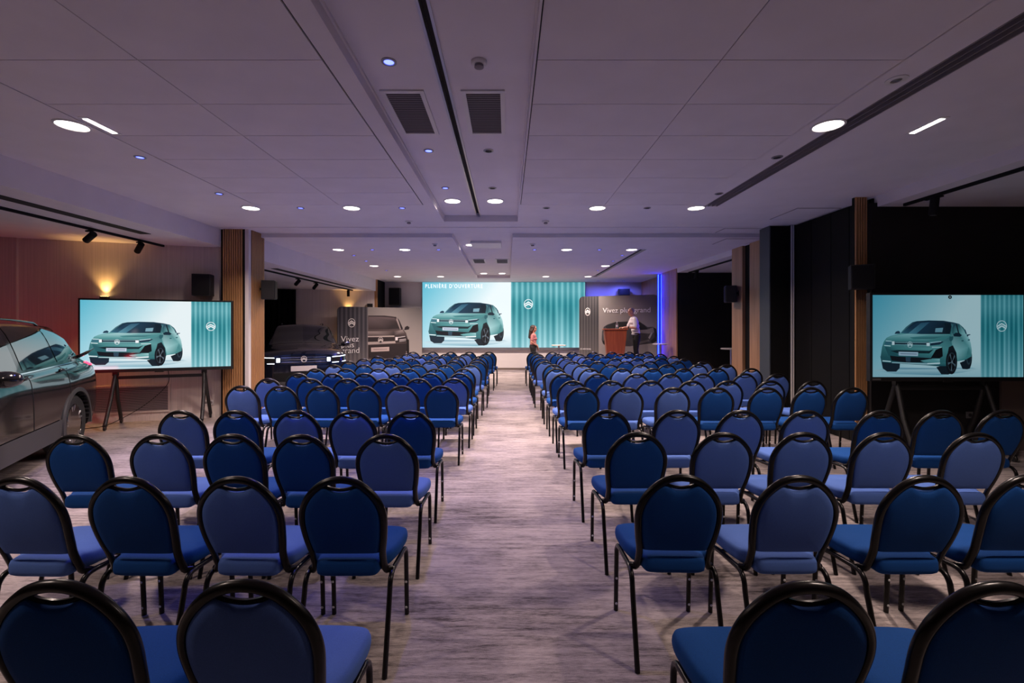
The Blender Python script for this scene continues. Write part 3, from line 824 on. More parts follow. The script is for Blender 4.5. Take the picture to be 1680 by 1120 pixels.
# ------------------------------------------------------------------ flat pictures (screens, printed banners)
CHEVRONS = ([(-0.92, 0.03), (0, 0.56), (0.92, 0.03), (0.90, -0.22), (0, 0.30), (-0.90, -0.22)],
            [(-0.88, -0.34), (0, 0.15), (0.88, -0.34), (0.78, -0.58), (0, -0.13), (-0.78, -0.58)])
class Pic:
    """layered flat print in the local xz plane, facing -y; every shape a hair in front of the one before"""
    def __init__(s, fx, fz, step=0.0005, y0=0.0):
        s.v = []; s.f = []; s.c = []; s.fx = fx; s.fz = fz; s.step = step; s.k = 0; s.y0 = y0
    def P(s, u, v):
        return (s.fx(u, v), s.y0 - s.k * s.step, s.fz(u, v))
    def poly(s, pts, col, cols=None):
        s.k += 1
        b = len(s.v)
        pts = list(pts)
        a = sum(pts[i][0] * pts[(i + 1) % len(pts)][1] - pts[(i + 1) % len(pts)][0] * pts[i][1] for i in range(len(pts)))
        idx = list(range(len(pts)))
        if a > 0: idx.reverse()          # picture v runs downwards
        for i in idx: s.v.append(s.P(*pts[i]))
        s.f.append(tuple(range(b, b + len(pts))))
        for i in idx: s.c.append(lin(cols[i] if cols else col))
    def grid(s, u0, u1, v0, v1, nu, nv, fn):
        s.k += 1
        for i in range(nu):
            for j in range(nv):
                b = len(s.v)
                for a, c in ((i, j), (i, j + 1), (i + 1, j + 1), (i + 1, j)):
                    u = u0 + (u1 - u0) * a / nu; v = v0 + (v1 - v0) * c / nv
                    s.v.append(s.P(u, v)); s.c.append(lin(fn(u, v)))
                s.f.append((b, b + 1, b + 2, b + 3))
    def ell(s, u, v, ru, rv, col, n=28, cols=None):
        s.poly([(u + ru * math.cos(2 * PI * i / n), v + rv * math.sin(2 * PI * i / n)) for i in range(n)], col)
    def ring(s, u, v, ru, rv, w, col, n=32):
        s.k += 1
        for i in range(n):
            a, c = 2 * PI * i / n, 2 * PI * (i + 1) / n
            b = len(s.v)
            q = [(u + ru * math.cos(a), v + rv * math.sin(a)), (u + ru * math.cos(c), v + rv * math.sin(c)),
                 (u + ru * w * math.cos(c), v + rv * w * math.sin(c)), (u + ru * w * math.cos(a), v + rv * w * math.sin(a))]
            for p in reversed(q): s.v.append(s.P(*p)); s.c.append(lin(col))
            s.f.append((b, b + 1, b + 2, b + 3))
    def logo(s, u, v, ru, rv, col):
        s.ring(u, v, ru, rv, 0.87, col)
        for pts in CHEVRONS:
            s.poly([(u + ru * a, v - rv * b) for a, b in pts], col)
    def build(s, name, m, parent):
        me = bpy.data.meshes.new(name)
        me.from_pydata(s.v, [], s.f)
        at = me.color_attributes.new('Col', 'FLOAT_COLOR', 'POINT')
        for i, c in enumerate(s.c): at.data[i].color = (*c, 1)
        me.materials.append(m)
        return obj(name, me, parent)

def mixc(a, b, t):
    t = max(0.0, min(1.0, t))
    return tuple(a[i] + (b[i] - a[i]) * t for i in range(3))

def text_mesh(body, size, m, align='LEFT', bold=0.0, extrude=0.0008, spacing=1.0):
    cu = bpy.data.curves.new('lettering', 'FONT')
    cu.body = body; cu.size = size; cu.align_x = align; cu.extrude = extrude; cu.offset = bold; cu.space_character = spacing
    cu.resolution_u = 4
    o = bpy.data.objects.new('tmp_text', cu); COL.objects.link(o)
    dg = bpy.context.evaluated_depsgraph_get(); dg.update()
    me = bpy.data.meshes.new_from_object(o.evaluated_get(dg))
    bpy.data.objects.remove(o, do_unlink=True)
    me.materials.clear(); me.materials.append(m)
    me.transform(Matrix.Rotation(PI / 2, 4, 'X'))
    return me

def car_picture(p, U):
    """front three-quarter view of a teal car; U maps tracing units (1680 x 1014) to picture (u, v)"""
    def q(pts, col, cols=None): p.poly([U(*a) for a in pts], col, cols)
    def e(x, y, rx, ry, col):
        q([(x + rx * math.cos(2 * PI * i / 28), y + ry * math.sin(2 * PI * i / 28)) for i in range(28)], col)
    dk = (22, 34, 44); dk2 = (34, 62, 84); body = (78, 142, 144); lite = (170, 212, 214); mid = (112, 172, 174); deep = (44, 98, 106)
    q([(60, 845), (240, 815), (700, 822), (1100, 815), (1170, 835), (1000, 868), (760, 896), (300, 884)], (0, 0, 0),
      [(196, 222, 232), (128, 176, 196), (108, 158, 182), (168, 206, 218), (214, 232, 238), (150, 194, 208), (120, 172, 192), (150, 194, 210)])
    e(1062, 712, 40, 118, dk); q([(972, 765), (1045, 735), (1092, 780), (1080, 826), (1050, 834), (1000, 830)], dk)
    e(1066, 705, 27, 82, (52, 66, 76)); e(1068, 705, 18, 62, dk)
    q([(130, 690), (150, 740), (340, 770), (336, 822), (300, 858), (205, 858), (158, 825)], (26, 44, 58))
    q([(722, 812), (800, 790), (905, 830), (885, 872), (850, 889), (775, 886)], (24, 36, 46))
    q([(134, 705), (150, 600), (168, 545), (196, 505), (240, 484), (335, 462), (402, 392), (470, 342), (520, 330), (640, 323), (790, 326), (900, 343), (965, 360), (1012, 402), (1035, 452), (1062, 500), (1086, 560), (1097, 640), (1092, 700), (1020, 738), (930, 752), (905, 800), (740, 802), (600, 790), (340, 775), (150, 760)], (0, 0, 0),
      [deep, deep, body, body, mid, mid, dk2, dk2, dk2, dk2, dk2, dk2, dk2, deep, mid, lite, lite, mid, body, body, body, deep, dk2, deep, deep, deep])
    q([(176, 535), (200, 503), (245, 484), (420, 462), (862, 466), (880, 480), (820, 520), (640, 545), (260, 540)], (0, 0, 0), [body, mid, mid, lite, mid, body, body, body, deep])
    q([(440, 500), (640, 480), (820, 490), (700, 512), (480, 520)], (0, 0, 0), [body, mid, body, deep, body])
    q([(868, 482), (888, 395), (905, 362), (968, 366), (1028, 458), (1060, 502), (1084, 560), (1086, 640), (1060, 600), (1030, 720), (934, 748), (918, 660), (890, 590)], (0, 0, 0),
      [body, deep, deep, mid, lite, lite, lite, mid, mid, body, mid, lite, mid])
    q([(345, 455), (430, 385), (505, 342), (640, 333), (868, 350), (880, 382), (862, 466), (560, 466), (420, 461)], (0, 0, 0), [(60, 112, 134), dk2, dk2, dk2, dk, dk, dk, (30, 62, 84), (64, 118, 138)])
    q([(425, 458), (560, 350), (650, 342), (510, 462)], (0, 0, 0), [(96, 152, 170), (56, 96, 120), (54, 92, 118), (76, 132, 152)])
    q([(712, 405), (792, 400), (782, 446), (706, 446)], (128, 170, 186))
    q([(806, 348), (870, 352), (880, 384), (862, 466), (822, 466)], (20, 36, 48))
    q([(440, 376), (505, 334), (640, 324), (800, 327), (905, 346), (868, 352), (640, 337), (512, 346), (440, 394)], (28, 54, 72))
    q([(884, 452), (898, 366), (922, 364), (952, 470), (905, 476)], (0, 0, 0), [deep, dk2, dk2, mid, deep])
    q([(934, 366), (962, 369), (1022, 464), (962, 471)], (0, 0, 0), [dk2, deep, lite, mid])
    q([(922, 360), (934, 362), (964, 471), (950, 471)], dk)
    q([(1012, 410), (1026, 424), (1040, 466), (1024, 462)], dk2)
    q([(1038, 470), (1076, 467), (1074, 476), (1056, 480), (1050, 492), (1040, 490)], dk2)
    q([(276, 464), (290, 440), (318, 431), (336, 444), (332, 462)], (36, 66, 86))
    q([(894, 472), (920, 451), (958, 452), (986, 478), (968, 493), (902, 490)], (24, 44, 58))
    q([(856, 492), (896, 488), (892, 520), (872, 545), (852, 530)], deep)
    q([(172, 598), (300, 604), (640, 608), (762, 612), (700, 690), (520, 702), (318, 694), (210, 690)], (0, 0, 0), [deep, body, mid, mid, body, deep, deep, deep])
    q([(232, 640), (300, 632), (640, 640), (690, 622), (640, 668), (300, 664)], (22, 48, 56))
    q([(256, 544), (640, 549), (644, 584), (256, 574)], (26, 48, 62))
    q([(280, 549), (610, 554), (610, 560), (280, 555)], (150, 192, 200)); q([(280, 572), (610, 578), (610, 584), (280, 577)], (140, 184, 192))
    q([(176, 548), (182, 535), (242, 538), (242, 572), (168, 580)], (64, 116, 132))
    q([(180, 532), (242, 536), (242, 544), (180, 540)], (214, 238, 244)); q([(164, 580), (232, 586), (232, 594), (164, 588)], (230, 246, 250))
    q([(648, 562), (765, 542), (792, 546), (744, 576), (648, 586)], (30, 54, 72)); q([(650, 552), (764, 539), (764, 546), (650, 561)], (196, 224, 232))
    q([(664, 598), (768, 599), (768, 606), (664, 606)], (226, 244, 248))
    q([(244, 541), (271, 541), (271, 579), (244, 579)], (250, 252, 255)); q([(608, 556), (641, 556), (641, 590), (608, 590)], (250, 252, 255))
    q([(222, 690), (320, 700), (520, 708), (665, 716), (640, 760), (400, 762), (238, 742)], (20, 26, 34))
    q([(386, 702), (440, 704), (436, 756), (390, 754)], (48, 74, 92))
    q([(314, 649), (518, 654), (516, 695), (314, 689)], (206, 216, 234)); q([(330, 663), (505, 668), (504, 680), (330, 676)], (150, 160, 180))
    q([(704, 628), (771, 604), (777, 696), (742, 718), (650, 716)], (16, 20, 26))
    q([(540, 742), (640, 726), (745, 722), (745, 764), (600, 770)], (0, 0, 0), [mid, mid, lite, mid, deep])
    q([(142, 738), (230, 746), (230, 757), (142, 750)], (232, 246, 250)); q([(240, 756), (610, 768), (742, 764), (742, 780), (600, 784), (240, 767)], (176, 204, 212)); q([(612, 768), (746, 762), (746, 774), (612, 780)], (244, 250, 252))
    q([(838, 602), (880, 582), (918, 660), (924, 742), (900, 700), (852, 636), (826, 660)], (24, 34, 42))
    e(866, 756, 60, 128, (18, 24, 32)); e(868, 756, 46, 98, (46, 58, 68)); e(868, 756, 40, 88, (14, 18, 24))
    for k in range(5):
        a = 2 * PI * k / 5 + 0.3
        ca, sa = math.cos(a), math.sin(a); pa, pb = math.cos(a + 0.28), math.sin(a + 0.28)
        q([(868, 756), (868 + 42 * ca, 756 + 92 * sa), (868 + 42 * pa, 756 + 92 * pb)], (96, 108, 120))
    e(868, 756, 8, 16, (120, 130, 140))
    for x, y in ((978, 536), (1044, 527)): q([(x - 12, y - 6), (x + 10, y - 8), (x + 12, y + 4), (x - 10, y + 6)], deep)
    u, v = U(425, 575); u2, v2 = U(452, 607)
    p.logo(u, v, u2 - u, v2 - v, (236, 244, 248))

def show_picture(parent, W, H, split, nribs, m, title=None, logo_u=0.5, logo_v=0.38, logo_h=0.072):
    """the slide: car on a pale studio ground, ribbed teal curtain with the emblem"""
    fx = lambda u, v: (u - 0.5) * W
    fz = lambda u, v: (0.5 - v) * H
    bg = Pic(fx, fz)
    def studio(u, v):
        t = u / split
        c = mixc((96, 186, 210), (236, 247, 250), (t * 1.0 + v * 0.55) * 1.15 - 0.02)
        if v > 0.80: c = mixc(c, (186, 218, 230), (v - 0.80) / 0.2 * 0.8)
        return c
    bg.grid(0, split, 0, 1, 24, 16, studio)
    def rib(u, v):
        t = (u - split) / (1 - split) * nribs
        f = t - math.floor(t)
        wob = 0.12 * math.sin(math.floor(t) * 2.1)
        edge = (0.5 + 0.5 * math.cos(2 * PI * f)) ** 1.8
        glow = math.exp(-((v - 0.12) / 0.16) ** 2) * 0.5 + max(0.0, (v - 0.42 - wob) / 0.58) * 0.95
        c = mixc((26, 118, 130), (128, 206, 212), edge * 0.55 + 0.06 + 0.08 * math.sin(math.floor(t + 0.5) * 1.7))
        return mixc(c, (192, 232, 240), glow * (0.55 + 0.35 * edge))
    bg.grid(split, 1, 0, 1, nribs * 6, 14, rib)
    bg.build('picture_background', m, parent)
    cp = Pic(fx, fz, y0=-0.002)
    k = split / 0.717
    car_picture(cp, lambda x, y: ((x - 55) / 1590 * k, (y - 58) / 857))
    cp.build('picture_car', m, parent)
    lg = Pic(fx, fz, y0=-0.002)
    lv = logo_h
    lg.logo(split + (1 - split) * logo_u, logo_v, lv * H * 0.93 / W, lv, (240, 250, 252))
    lg.build('picture_emblem', m, parent)

# ------------------------------------------------------------------ the big wall screen
M['title_white'] = mat('title_white', (0.9, 0.9, 0.9), 0.5, emit=(1.0, 1.0, 1.0), estr=1.1)
sw, shh = 5.95, 2.39
led = thing('video_wall', 'huge video wall showing a teal car on the far wall', 'screen', (-0.125, 16.66, 2.015))
MB().bbox(-sw / 2 - 0.035, sw / 2 + 0.035, 0.0, 0.085, -shh / 2 - 0.09, shh / 2 + 0.035, 0.006).build('cabinet', M['grey_metal'], led)
scr = MB().box(-sw / 2, sw / 2, -0.004, 0.0, -shh / 2, shh / 2).build('screen', M['black_plastic'], led)
show_picture(scr, sw, shh, 0.545, 13, M['screen_led'], logo_u=0.235, logo_v=0.335, logo_h=0.075)
for ch in list(scr.children): ch.location = (0, -0.006, 0)
tm = text_mesh("PLENIÈRE D'OUVERTURE", 0.20, M['title_white'], bold=0.0, spacing=1.3)
tl_w = max(v.co.x for v in tm.vertices)
tm.transform(Matrix.Diagonal((2.10 / tl_w, 1, 1, 1)))
tt = obj('picture_title', tm, scr, (-sw / 2 + 0.10, -0.012, shh / 2 - 0.21))

# ------------------------------------------------------------------ the rolling displays
def display(loc, rz, w, h, m, label, z0, stand_y):
    t = thing('presentation_display', label, 'display', loc, rz)
    bz = 0.028
    MB().bbox(-w / 2, w / 2, 0, 0.06, z0, z0 + h, 0.006).build('housing', M['black_plastic'], t)
    scr = MB().box(-w / 2 + bz, w / 2 - bz, -0.003, 0.0, z0 + bz * 1.9, z0 + h - bz).build('screen', M['gloss_black'], t)
    W, H = w - 2 * bz, h - 2.9 * bz
    show_picture(scr, W, H, 0.717, 9, m, logo_u=0.49, logo_v=0.378, logo_h=0.068)
    for ch in list(scr.children): ch.location = (0, -0.005, z0 + bz * 1.9 + H / 2)
    MB().bbox(-0.06, 0.06, -0.012, 0.0, z0 - 0.012, z0 + 0.022, 0.003).build('sensor_bar', M['black_plastic'], t)
    MB().box(-w / 2 + 0.03, -w / 2 + 0.13, -0.0045, -0.001, z0 + 0.014, z0 + 0.034).build('badge', M['grey_metal'], t)
    for s in (-1, 1):
        x = s * w * 0.29
        MB().bbox(x - 0.035, x + 0.035, 0.06, 0.12, z0 - 0.06, z0 + h * 0.8, 0.006).build('upright', M['black_plastic'], t)
        for yy in (-1, 1):
            MB().tube([(x, 0.09 + yy * 0.01, z0 - 0.04), (x + s * 0.02, 0.09 + yy * 0.13, z0 * 0.5), (x + s * 0.03, 0.09 + yy * 0.29, 0.085)], 0.028, 8, up=(1, 0, 0)).build('leg', M['black_plastic'], t, 50)
            cm = MB().lathe([(0.0001, -0.014), (0.032, -0.014), (0.037, -0.009), (0.037, 0.009), (0.032, 0.014), (0.0001, 0.014)], (x + s * 0.03, 0.09 + yy * 0.30, 0.037), 'x', 16)
            cm.bbox(x + s * 0.03 - 0.022, x + s * 0.03 + 0.022, 0.09 + yy * 0.29 - 0.03, 0.09 + yy * 0.29 + 0.03, 0.06, 0.088, 0.004)
            cm.build('caster', M['black_plastic'], t, 40)
    MB().bbox(-w * 0.29, w * 0.29, 0.072, 0.108, z0 - 0.115, z0 - 0.065, 0.006).build('crossbar', M['black_plastic'], t)
    return t
display((-5.64, 7.38, 0), math.atan2(0.76, 1.94), 2.07, 1.165, M['screen_a'], 'bright rolling display with a teal car beside the left slatted column', 0.87, 0.3)
rd = display((5.40, 5.58, 0), 0.0, 1.90, 1.085, M['screen_b'], 'dim rolling display with a teal car before the black right wall', 0.925, 0.3)
MB().lathe([(0.022, 0), (0.022, -0.002), (0.008, -0.002), (0.008, 0)], (0, -0.03, 1.955), 'y', 20, close=True).build('camera_ring', M['gloss_black'], rd, 1)
cb = MB().tube(catmull([(-5.62, 7.55, 0.86), (-5.68, 7.60, 0.62), (-5.95, 7.45, 0.30), (-6.3, 7.22, 0.05), (-6.55, 7.10, 0.008), (-6.75, 6.98, 0.008), (-7.1, 6.9, 0.008)], 8), 0.006, 6)
tag(cb.build('power_cable', M['black_plastic'], None, 1), 'thin black cable hanging from the left display to the floor', 'cable')

# ------------------------------------------------------------------ printed banners
def rounded(w, h, r, n=8):
    pts = []
    for cx, cz, a0 in ((w / 2 - r, h - r, 0), (-w / 2 + r, h - r, PI / 2)):
        for i in range(n + 1):
            a = a0 + PI / 2 * i / n
            pts.append((cx + r * math.cos(a), cz + r * math.sin(a)))
    pts += [(-w / 2, 0), (w / 2, 0)]
    return pts
M['banner_text'] = mat('banner_text', (0.85, 0.84, 0.84), 0.5)
M['banner_body'] = mat('banner_fabric', (0.11, 0.105, 0.105), 0.6)
def banner(name, label, p, q, h, split, dark, pale):
    p = Vector(p); q = Vector(q); d = q - p; w = d.length
    c = (p + q) / 2
    t = thing(name, label, 'banner', c, math.atan2(d.y, d.x))
    MB().prism(rounded(w, h, 0.14), 0, 0.09).build('panel', M['banner_body'], t)
    for s in (-1, 1):
        MB().bbox(s * w * 0.36 - 0.04, s * w * 0.36 + 0.04, -0.10, 0.24, 0.0, 0.018, 0.004).build('foot', M['grey_metal'], t)
    fx = lambda u, v: (u - 0.5) * w
    fz = lambda u, v: (1 - v) * h
    pr = Pic(fx, fz, step=0.0004, y0=-0.0008)
    ru, rv = 0.14 / w, 0.14 / h
    # ground: columns with the corner rounding followed
    def top(u):
        e = min(u, 1 - u)
        if e >= ru: return 0.0
        x = (ru - e) / ru
        return rv * (1 - math.sqrt(max(0.0, 1 - x * x)))
    n = 84
    pr.k += 1
    edges = sorted(set([i / n for i in range(n + 1)] + [split]))
    for a, b in zip(edges[:-1], edges[1:]):
        mid = (a + b) / 2
        for j in range(8):
            def V(u, jj): return top(u) + (1 - top(u)) * jj / 8
            base = len(pr.v)
            for u, jj in ((a, j), (a, j + 1), (b, j + 1), (b, j)):
                v = V(u, jj)
                if mid < split:
                    f = 0.5 + 0.5 * math.cos(2 * PI * (u / split) * 7)
                    col = mixc(mixc(dark, (16, 16, 20), 0.5), mixc(dark, pale, 0.45), f * 0.7)
                    col = mixc(col, pale, max(0, v - 0.35) * 0.85)
                else:
                    col = mixc(mixc(pale, (70, 68, 68), 0.55), pale, min(1, v * 1.1 + 0.12 * (1 - abs(u - 0.7) * 2)))
                pr.v.append(pr.P(u, v)); pr.c.append(lin(col))
            pr.f.append((base, base + 1, base + 2, base + 3))
    return t, pr, w, h
# left banner: front view of the car, headline in three lines
bt, pr, bw, bh = banner('banner_stand', 'dark ribbed banner with a car front behind the headlit car', (-5.56, 14.92, 0), (-3.08, 16.46, 0), 2.25, 0.335, (58, 58, 70), (168, 160, 156))
def Q(pts, col, cols=None): pr.poly([((x - 80) / 1275.0, (y - 110) / 985.0) for x, y in pts], col, cols)
ink = (44, 38, 40); ink2 = (74, 64, 64); sil = (146, 134, 132)
Q([(510, 235), (760, 232), (935, 250), (975, 300), (1045, 440), (1095, 500), (1125, 600), (1140, 780), (1130, 870), (1110, 1000), (510, 1000)], ink2)
Q([(520, 250), (900, 262), (960, 330), (1010, 430), (820, 440), (520, 438)], (0, 0, 0), [(96, 84, 86), (88, 76, 78), ink, ink, ink, (58, 48, 50)])
Q([(520, 238), (740, 234), (935, 254), (960, 290), (920, 268), (730, 250), (520, 252)], ink)
Q([(945, 262), (975, 310), (1040, 436), (1000, 446), (940, 300)], sil)
Q([(958, 262), (985, 300), (1045, 430), (1015, 446)], (30, 26, 28))
Q([(1062, 455), (1080, 405), (1115, 388), (1150, 410), (1140, 445)], (38, 32, 34))
Q([(510, 470), (900, 468), (1040, 450), (1080, 510), (900, 545), (510, 540)], (0, 0, 0), [sil, ink2, sil, ink2, ink, ink2])
Q([(510, 540), (910, 538), (910, 556), (510, 556)], (176, 164, 160)); Q([(510, 560), (910, 560), (910, 625), (510, 630)], ink)
Q([(510, 628), (920, 622), (930, 655), (510, 668)], (170, 158, 154))
Q([(930, 545), (1085, 538), (1120, 600), (1090, 640), (935, 640)], ink)
Q([(960, 560), (1080, 545), (1084, 556), (962, 574)], (190, 184, 186)); Q([(985, 600), (1092, 588), (1094, 600), (988, 612)], (190, 184, 186)); Q([(985, 622), (1092, 612), (1094, 622), (988, 634)], (170, 164, 166))
Q([(925, 560), (962, 560), (962, 610), (925, 612)], (226, 220, 222))
Q([(520, 680), (1100, 660), (1130, 760), (1090, 900), (520, 860)], ink)
Q([(556, 712), (830, 708), (830, 772), (556, 776)], (190, 172, 168)); Q([(590, 736), (800, 734), (800, 746), (590, 748)], (140, 126, 124))
Q([(520, 885), (900, 890), (1090, 860), (1096, 780), (1106, 780), (1106, 880), (900, 905), (520, 900)], sil)
Q([(1100, 600), (1140, 600), (1145, 860), (1105, 860)], (26, 22, 22))
pr.ell((698 - 80) / 1275, (604 - 110) / 985, 42 / 1275, 50 / 985, ink)
pr.logo((698 - 80) / 1275, (604 - 110) / 985, 38 / 1275, 46 / 985, (206, 198, 194))
pr.logo((275 - 80) / 1275, (345 - 110) / 985, 52 / 1275, 64 / 985, (225, 222, 220))
pr.build('print', M['print'], bt)
bt['label'] = 'dark ribbed banner with a car front behind the headlit car'
for i, wd in enumerate(('Vivez', 'plus', 'grand')):
    obj('headline', text_mesh(wd, 0.27, M['banner_text'], bold=-0.0015), bt, (-bw / 2 + 0.10, -0.022, bh * (1 - 0.515 - i * 0.085)))
# right banner: rear three-quarter view of the car, headline in one line
bt, pr, bw, bh = banner('banner_stand', 'grey banner with a dark car rear behind the lectern', (2.46, 15.55, 0.385), (4.80, 14.45, 0.385), 2.225, 0.262, (52, 54, 58), (150, 142, 138))
def Q(pts, col, cols=None): pr.poly([((x - 100) / 1215.0, (y - 95) / 1010.0) for x, y in pts], col, cols)
Q([(470, 640), (500, 560), (560, 525), (680, 490), (860, 482), (1040, 484), (1110, 530), (1160, 565), (1240, 562), (1285, 600), (1300, 690), (1290, 770), (1240, 800), (1080, 820), (900, 850), (700, 850), (530, 840), (485, 820), (465, 760)], (62, 60, 62))
Q([(520, 550), (680, 492), (860, 486), (1030, 488), (1000, 560), (760, 580), (540, 585)], (34, 34, 36))
Q([(1035, 488), (1110, 535), (1160, 590), (1140, 605), (1040, 610), (1030, 540)], (26, 26, 28))
Q([(1040, 610), (1160, 600), (1240, 570), (1270, 640), (1180, 660), (1040, 650)], (118, 112, 110))
Q([(1170, 720), (1215, 640), (1235, 650), (1190, 740)], (150, 146, 144)); Q([(1200, 770), (1280, 700), (1290, 770), (1230, 800)], (28, 27, 28))
Q([(1245, 570), (1285, 590), (1298, 690), (1270, 720), (1255, 640)], (30, 28, 30))
Q([(480, 650), (540, 640), (560, 760), (500, 770)], (90, 88, 88)); Q([(470, 770), (520, 780), (560, 840), (500, 830)], (24, 24, 26))
Q([(1040, 780), (1180, 745), (1190, 770), (1040, 815)], (96, 92, 90))
pr.logo((240 - 100) / 1215, (330 - 95) / 1010, 42 / 1215, 60 / 1010, (226, 224, 222))
pr.build('print', M['print'], bt)
obj('headline', text_mesh('Vivez plus grand', 0.235, M['banner_text'], bold=-0.001), bt, (-bw / 2 + bw * 0.315, -0.013, bh * (1 - 0.252)))
obj('model_line', text_mesh('C5 AIRCROSS', 0.062, M['banner_text']), bt, (-bw / 2 + 0.04, -0.013, bh * (1 - 0.81)))

# ------------------------------------------------------------------ cars
def pchip(xs, ys, xq):
    """monotone cubic interpolation, ys may be (n, m)"""
    xs = np.asarray(xs, float); ys = np.asarray(ys, float); xq = np.asarray(xq, float)
    one = ys.ndim == 1
    if one: ys = ys[:, None]
    h = np.diff(xs)[:, None]; d = np.diff(ys, axis=0) / h
    m = np.zeros_like(ys)
    m[1:-1] = np.where(d[:-1] * d[1:] > 0, 2 * d[:-1] * d[1:] / (d[:-1] + d[1:] + 1e-12), 0)
    m[0] = d[0]; m[-1] = d[-1]
    i = np.clip(np.searchsorted(xs, xq) - 1, 0, len(xs) - 2)
    t = ((xq - xs[i]) / h[i, 0])[:, None]; hh = h[i]
    out = (2 * t**3 - 3 * t**2 + 1) * ys[i] + (t**3 - 2 * t**2 + t) * hh * m[i] + (-2 * t**3 + 3 * t**2) * ys[i + 1] + (t**3 - t**2) * hh * m[i + 1]
    return out[:, 0] if one else out
ST = [  # x, then eight (y, z) pairs from sill to roof centre
    (-2.30, [(.62, .40), (.74, .44), (.80, .60), (.82, .80), (.78, .98), (.70, 1.03), (.45, 1.06), (0, 1.08)]),
    (-2.24, [(.66, .30), (.82, .36), (.88, .56), (.89, .82), (.85, 1.03), (.76, 1.09), (.50, 1.15), (0, 1.19)]),
    (-2.10, [(.70, .26), (.88, .32), (.93, .54), (.93, .83), (.88, 1.05), (.79, 1.12), (.53, 1.33), (0, 1.40)]),
    (-1.85, [(.72, .24), (.92, .30), (.95, .52), (.95, .83), (.90, 1.06), (.81, 1.13), (.56, 1.53), (0, 1.595)]),
    (-1.38, [(.72, .23), (.93, .29), (.955, .52), (.955, .82), (.91, 1.05), (.83, 1.12), (.585, 1.595), (0, 1.65)]),
    (-0.60, [(.72, .22), (.93, .28), (.935, .50), (.93, .80), (.90, 1.03), (.835, 1.10), (.60, 1.625), (0, 1.68)]),
    (0.05, [(.72, .22), (.93, .28), (.93, .50), (.925, .79), (.90, 1.02), (.84, 1.09), (.61, 1.60), (0, 1.655)]),
    (0.50, [(.72, .22), (.93, .28), (.935, .50), (.93, .79), (.90, 1.01), (.85, 1.085), (.69, 1.36), (0, 1.43)]),
    (0.95, [(.72, .22), (.93, .28), (.945, .50), (.945, .79), (.91, 1.01), (.87, 1.08), (.72, 1.14), (0, 1.19)]),
    (1.40, [(.72, .22), (.93, .28), (.955, .52), (.95, .80), (.91, 1.00), (.84, 1.06), (.52, 1.11), (0, 1.14)]),
    (1.95, [(.72, .22), (.92, .28), (.95, .52), (.945, .78), (.90, .97), (.82, 1.02), (.50, 1.07), (0, 1.09)]),
    (2.20, [(.66, .24), (.85, .28), (.895, .50), (.895, .72), (.86, .92), (.77, .98), (.45, 1.03), (0, 1.045)]),
    (2.32, [(.58, .28), (.72, .32), (.77, .50), (.78, .70), (.75, .87), (.68, .92), (.40, .96), (0, .975)]),
]
SX = np.array([s[0] for s in ST]); SY = np.array([[c for pt in s[1] for c in pt] for s in ST])
def S(x, t):
    row = pchip(SX, SY, np.array([x]))[0].reshape(8, 2)
    return pchip(np.arange(8), row, np.atleast_1d(t))
def surf(x, t, sgn=1, off=0.0):
    e = 0.01
    def P(x_, t_):
        y, z = S(x_, t_)[0]
        return Vector((x_, y, z))
    p = P(x, t)
    if off:
        dx = P(min(x + e, 2.32), t) - P(max(x - e, -2.30), t); dt = P(x, min(t + e, 7)) - P(x, max(t - e, 0))
        n = dt.cross(dx)
        if n.length > 1e-9:
            n.normalize()
            if n.dot(Vector((0, p.y, p.z - 0.8))) < 0: n = -n
            p = p + n * off
    p.y *= sgn
    return p
def patch(x0, x1, t0, t1, nx, nt, off, sgn=1, t0b=None, t1b=None):
    """a skin over part of the body; t limits may run linearly from the x0 end to the x1 end"""
    t0b = t0 if t0b is None else t0b; t1b = t1 if t1b is None else t1b
    mb = MB(); vs = []
    for i in range(nx + 1):
        f = i / nx; x = x0 + (x1 - x0) * f; a = t0 + (t0b - t0) * f; b = t1 + (t1b - t1) * f
        for j in range(nt + 1):
            vs.append(surf(x, a + (b - a) * j / nt, sgn, off))
    fs = []
    for i in range(nx):
        for j in range(nt):
            f = (i * (nt + 1) + j, i * (nt + 1) + j + 1, (i + 1) * (nt + 1) + j + 1, (i + 1) * (nt + 1) + j)
            fs.append(f if (sgn > 0) == (x1 < x0) else f[::-1])
    return mb.add(vs, fs)
def apply_mods(o):
    dg = bpy.context.evaluated_depsgraph_get(); dg.update()
    me = bpy.data.meshes.new_from_object(o.evaluated_get(dg))
    return me
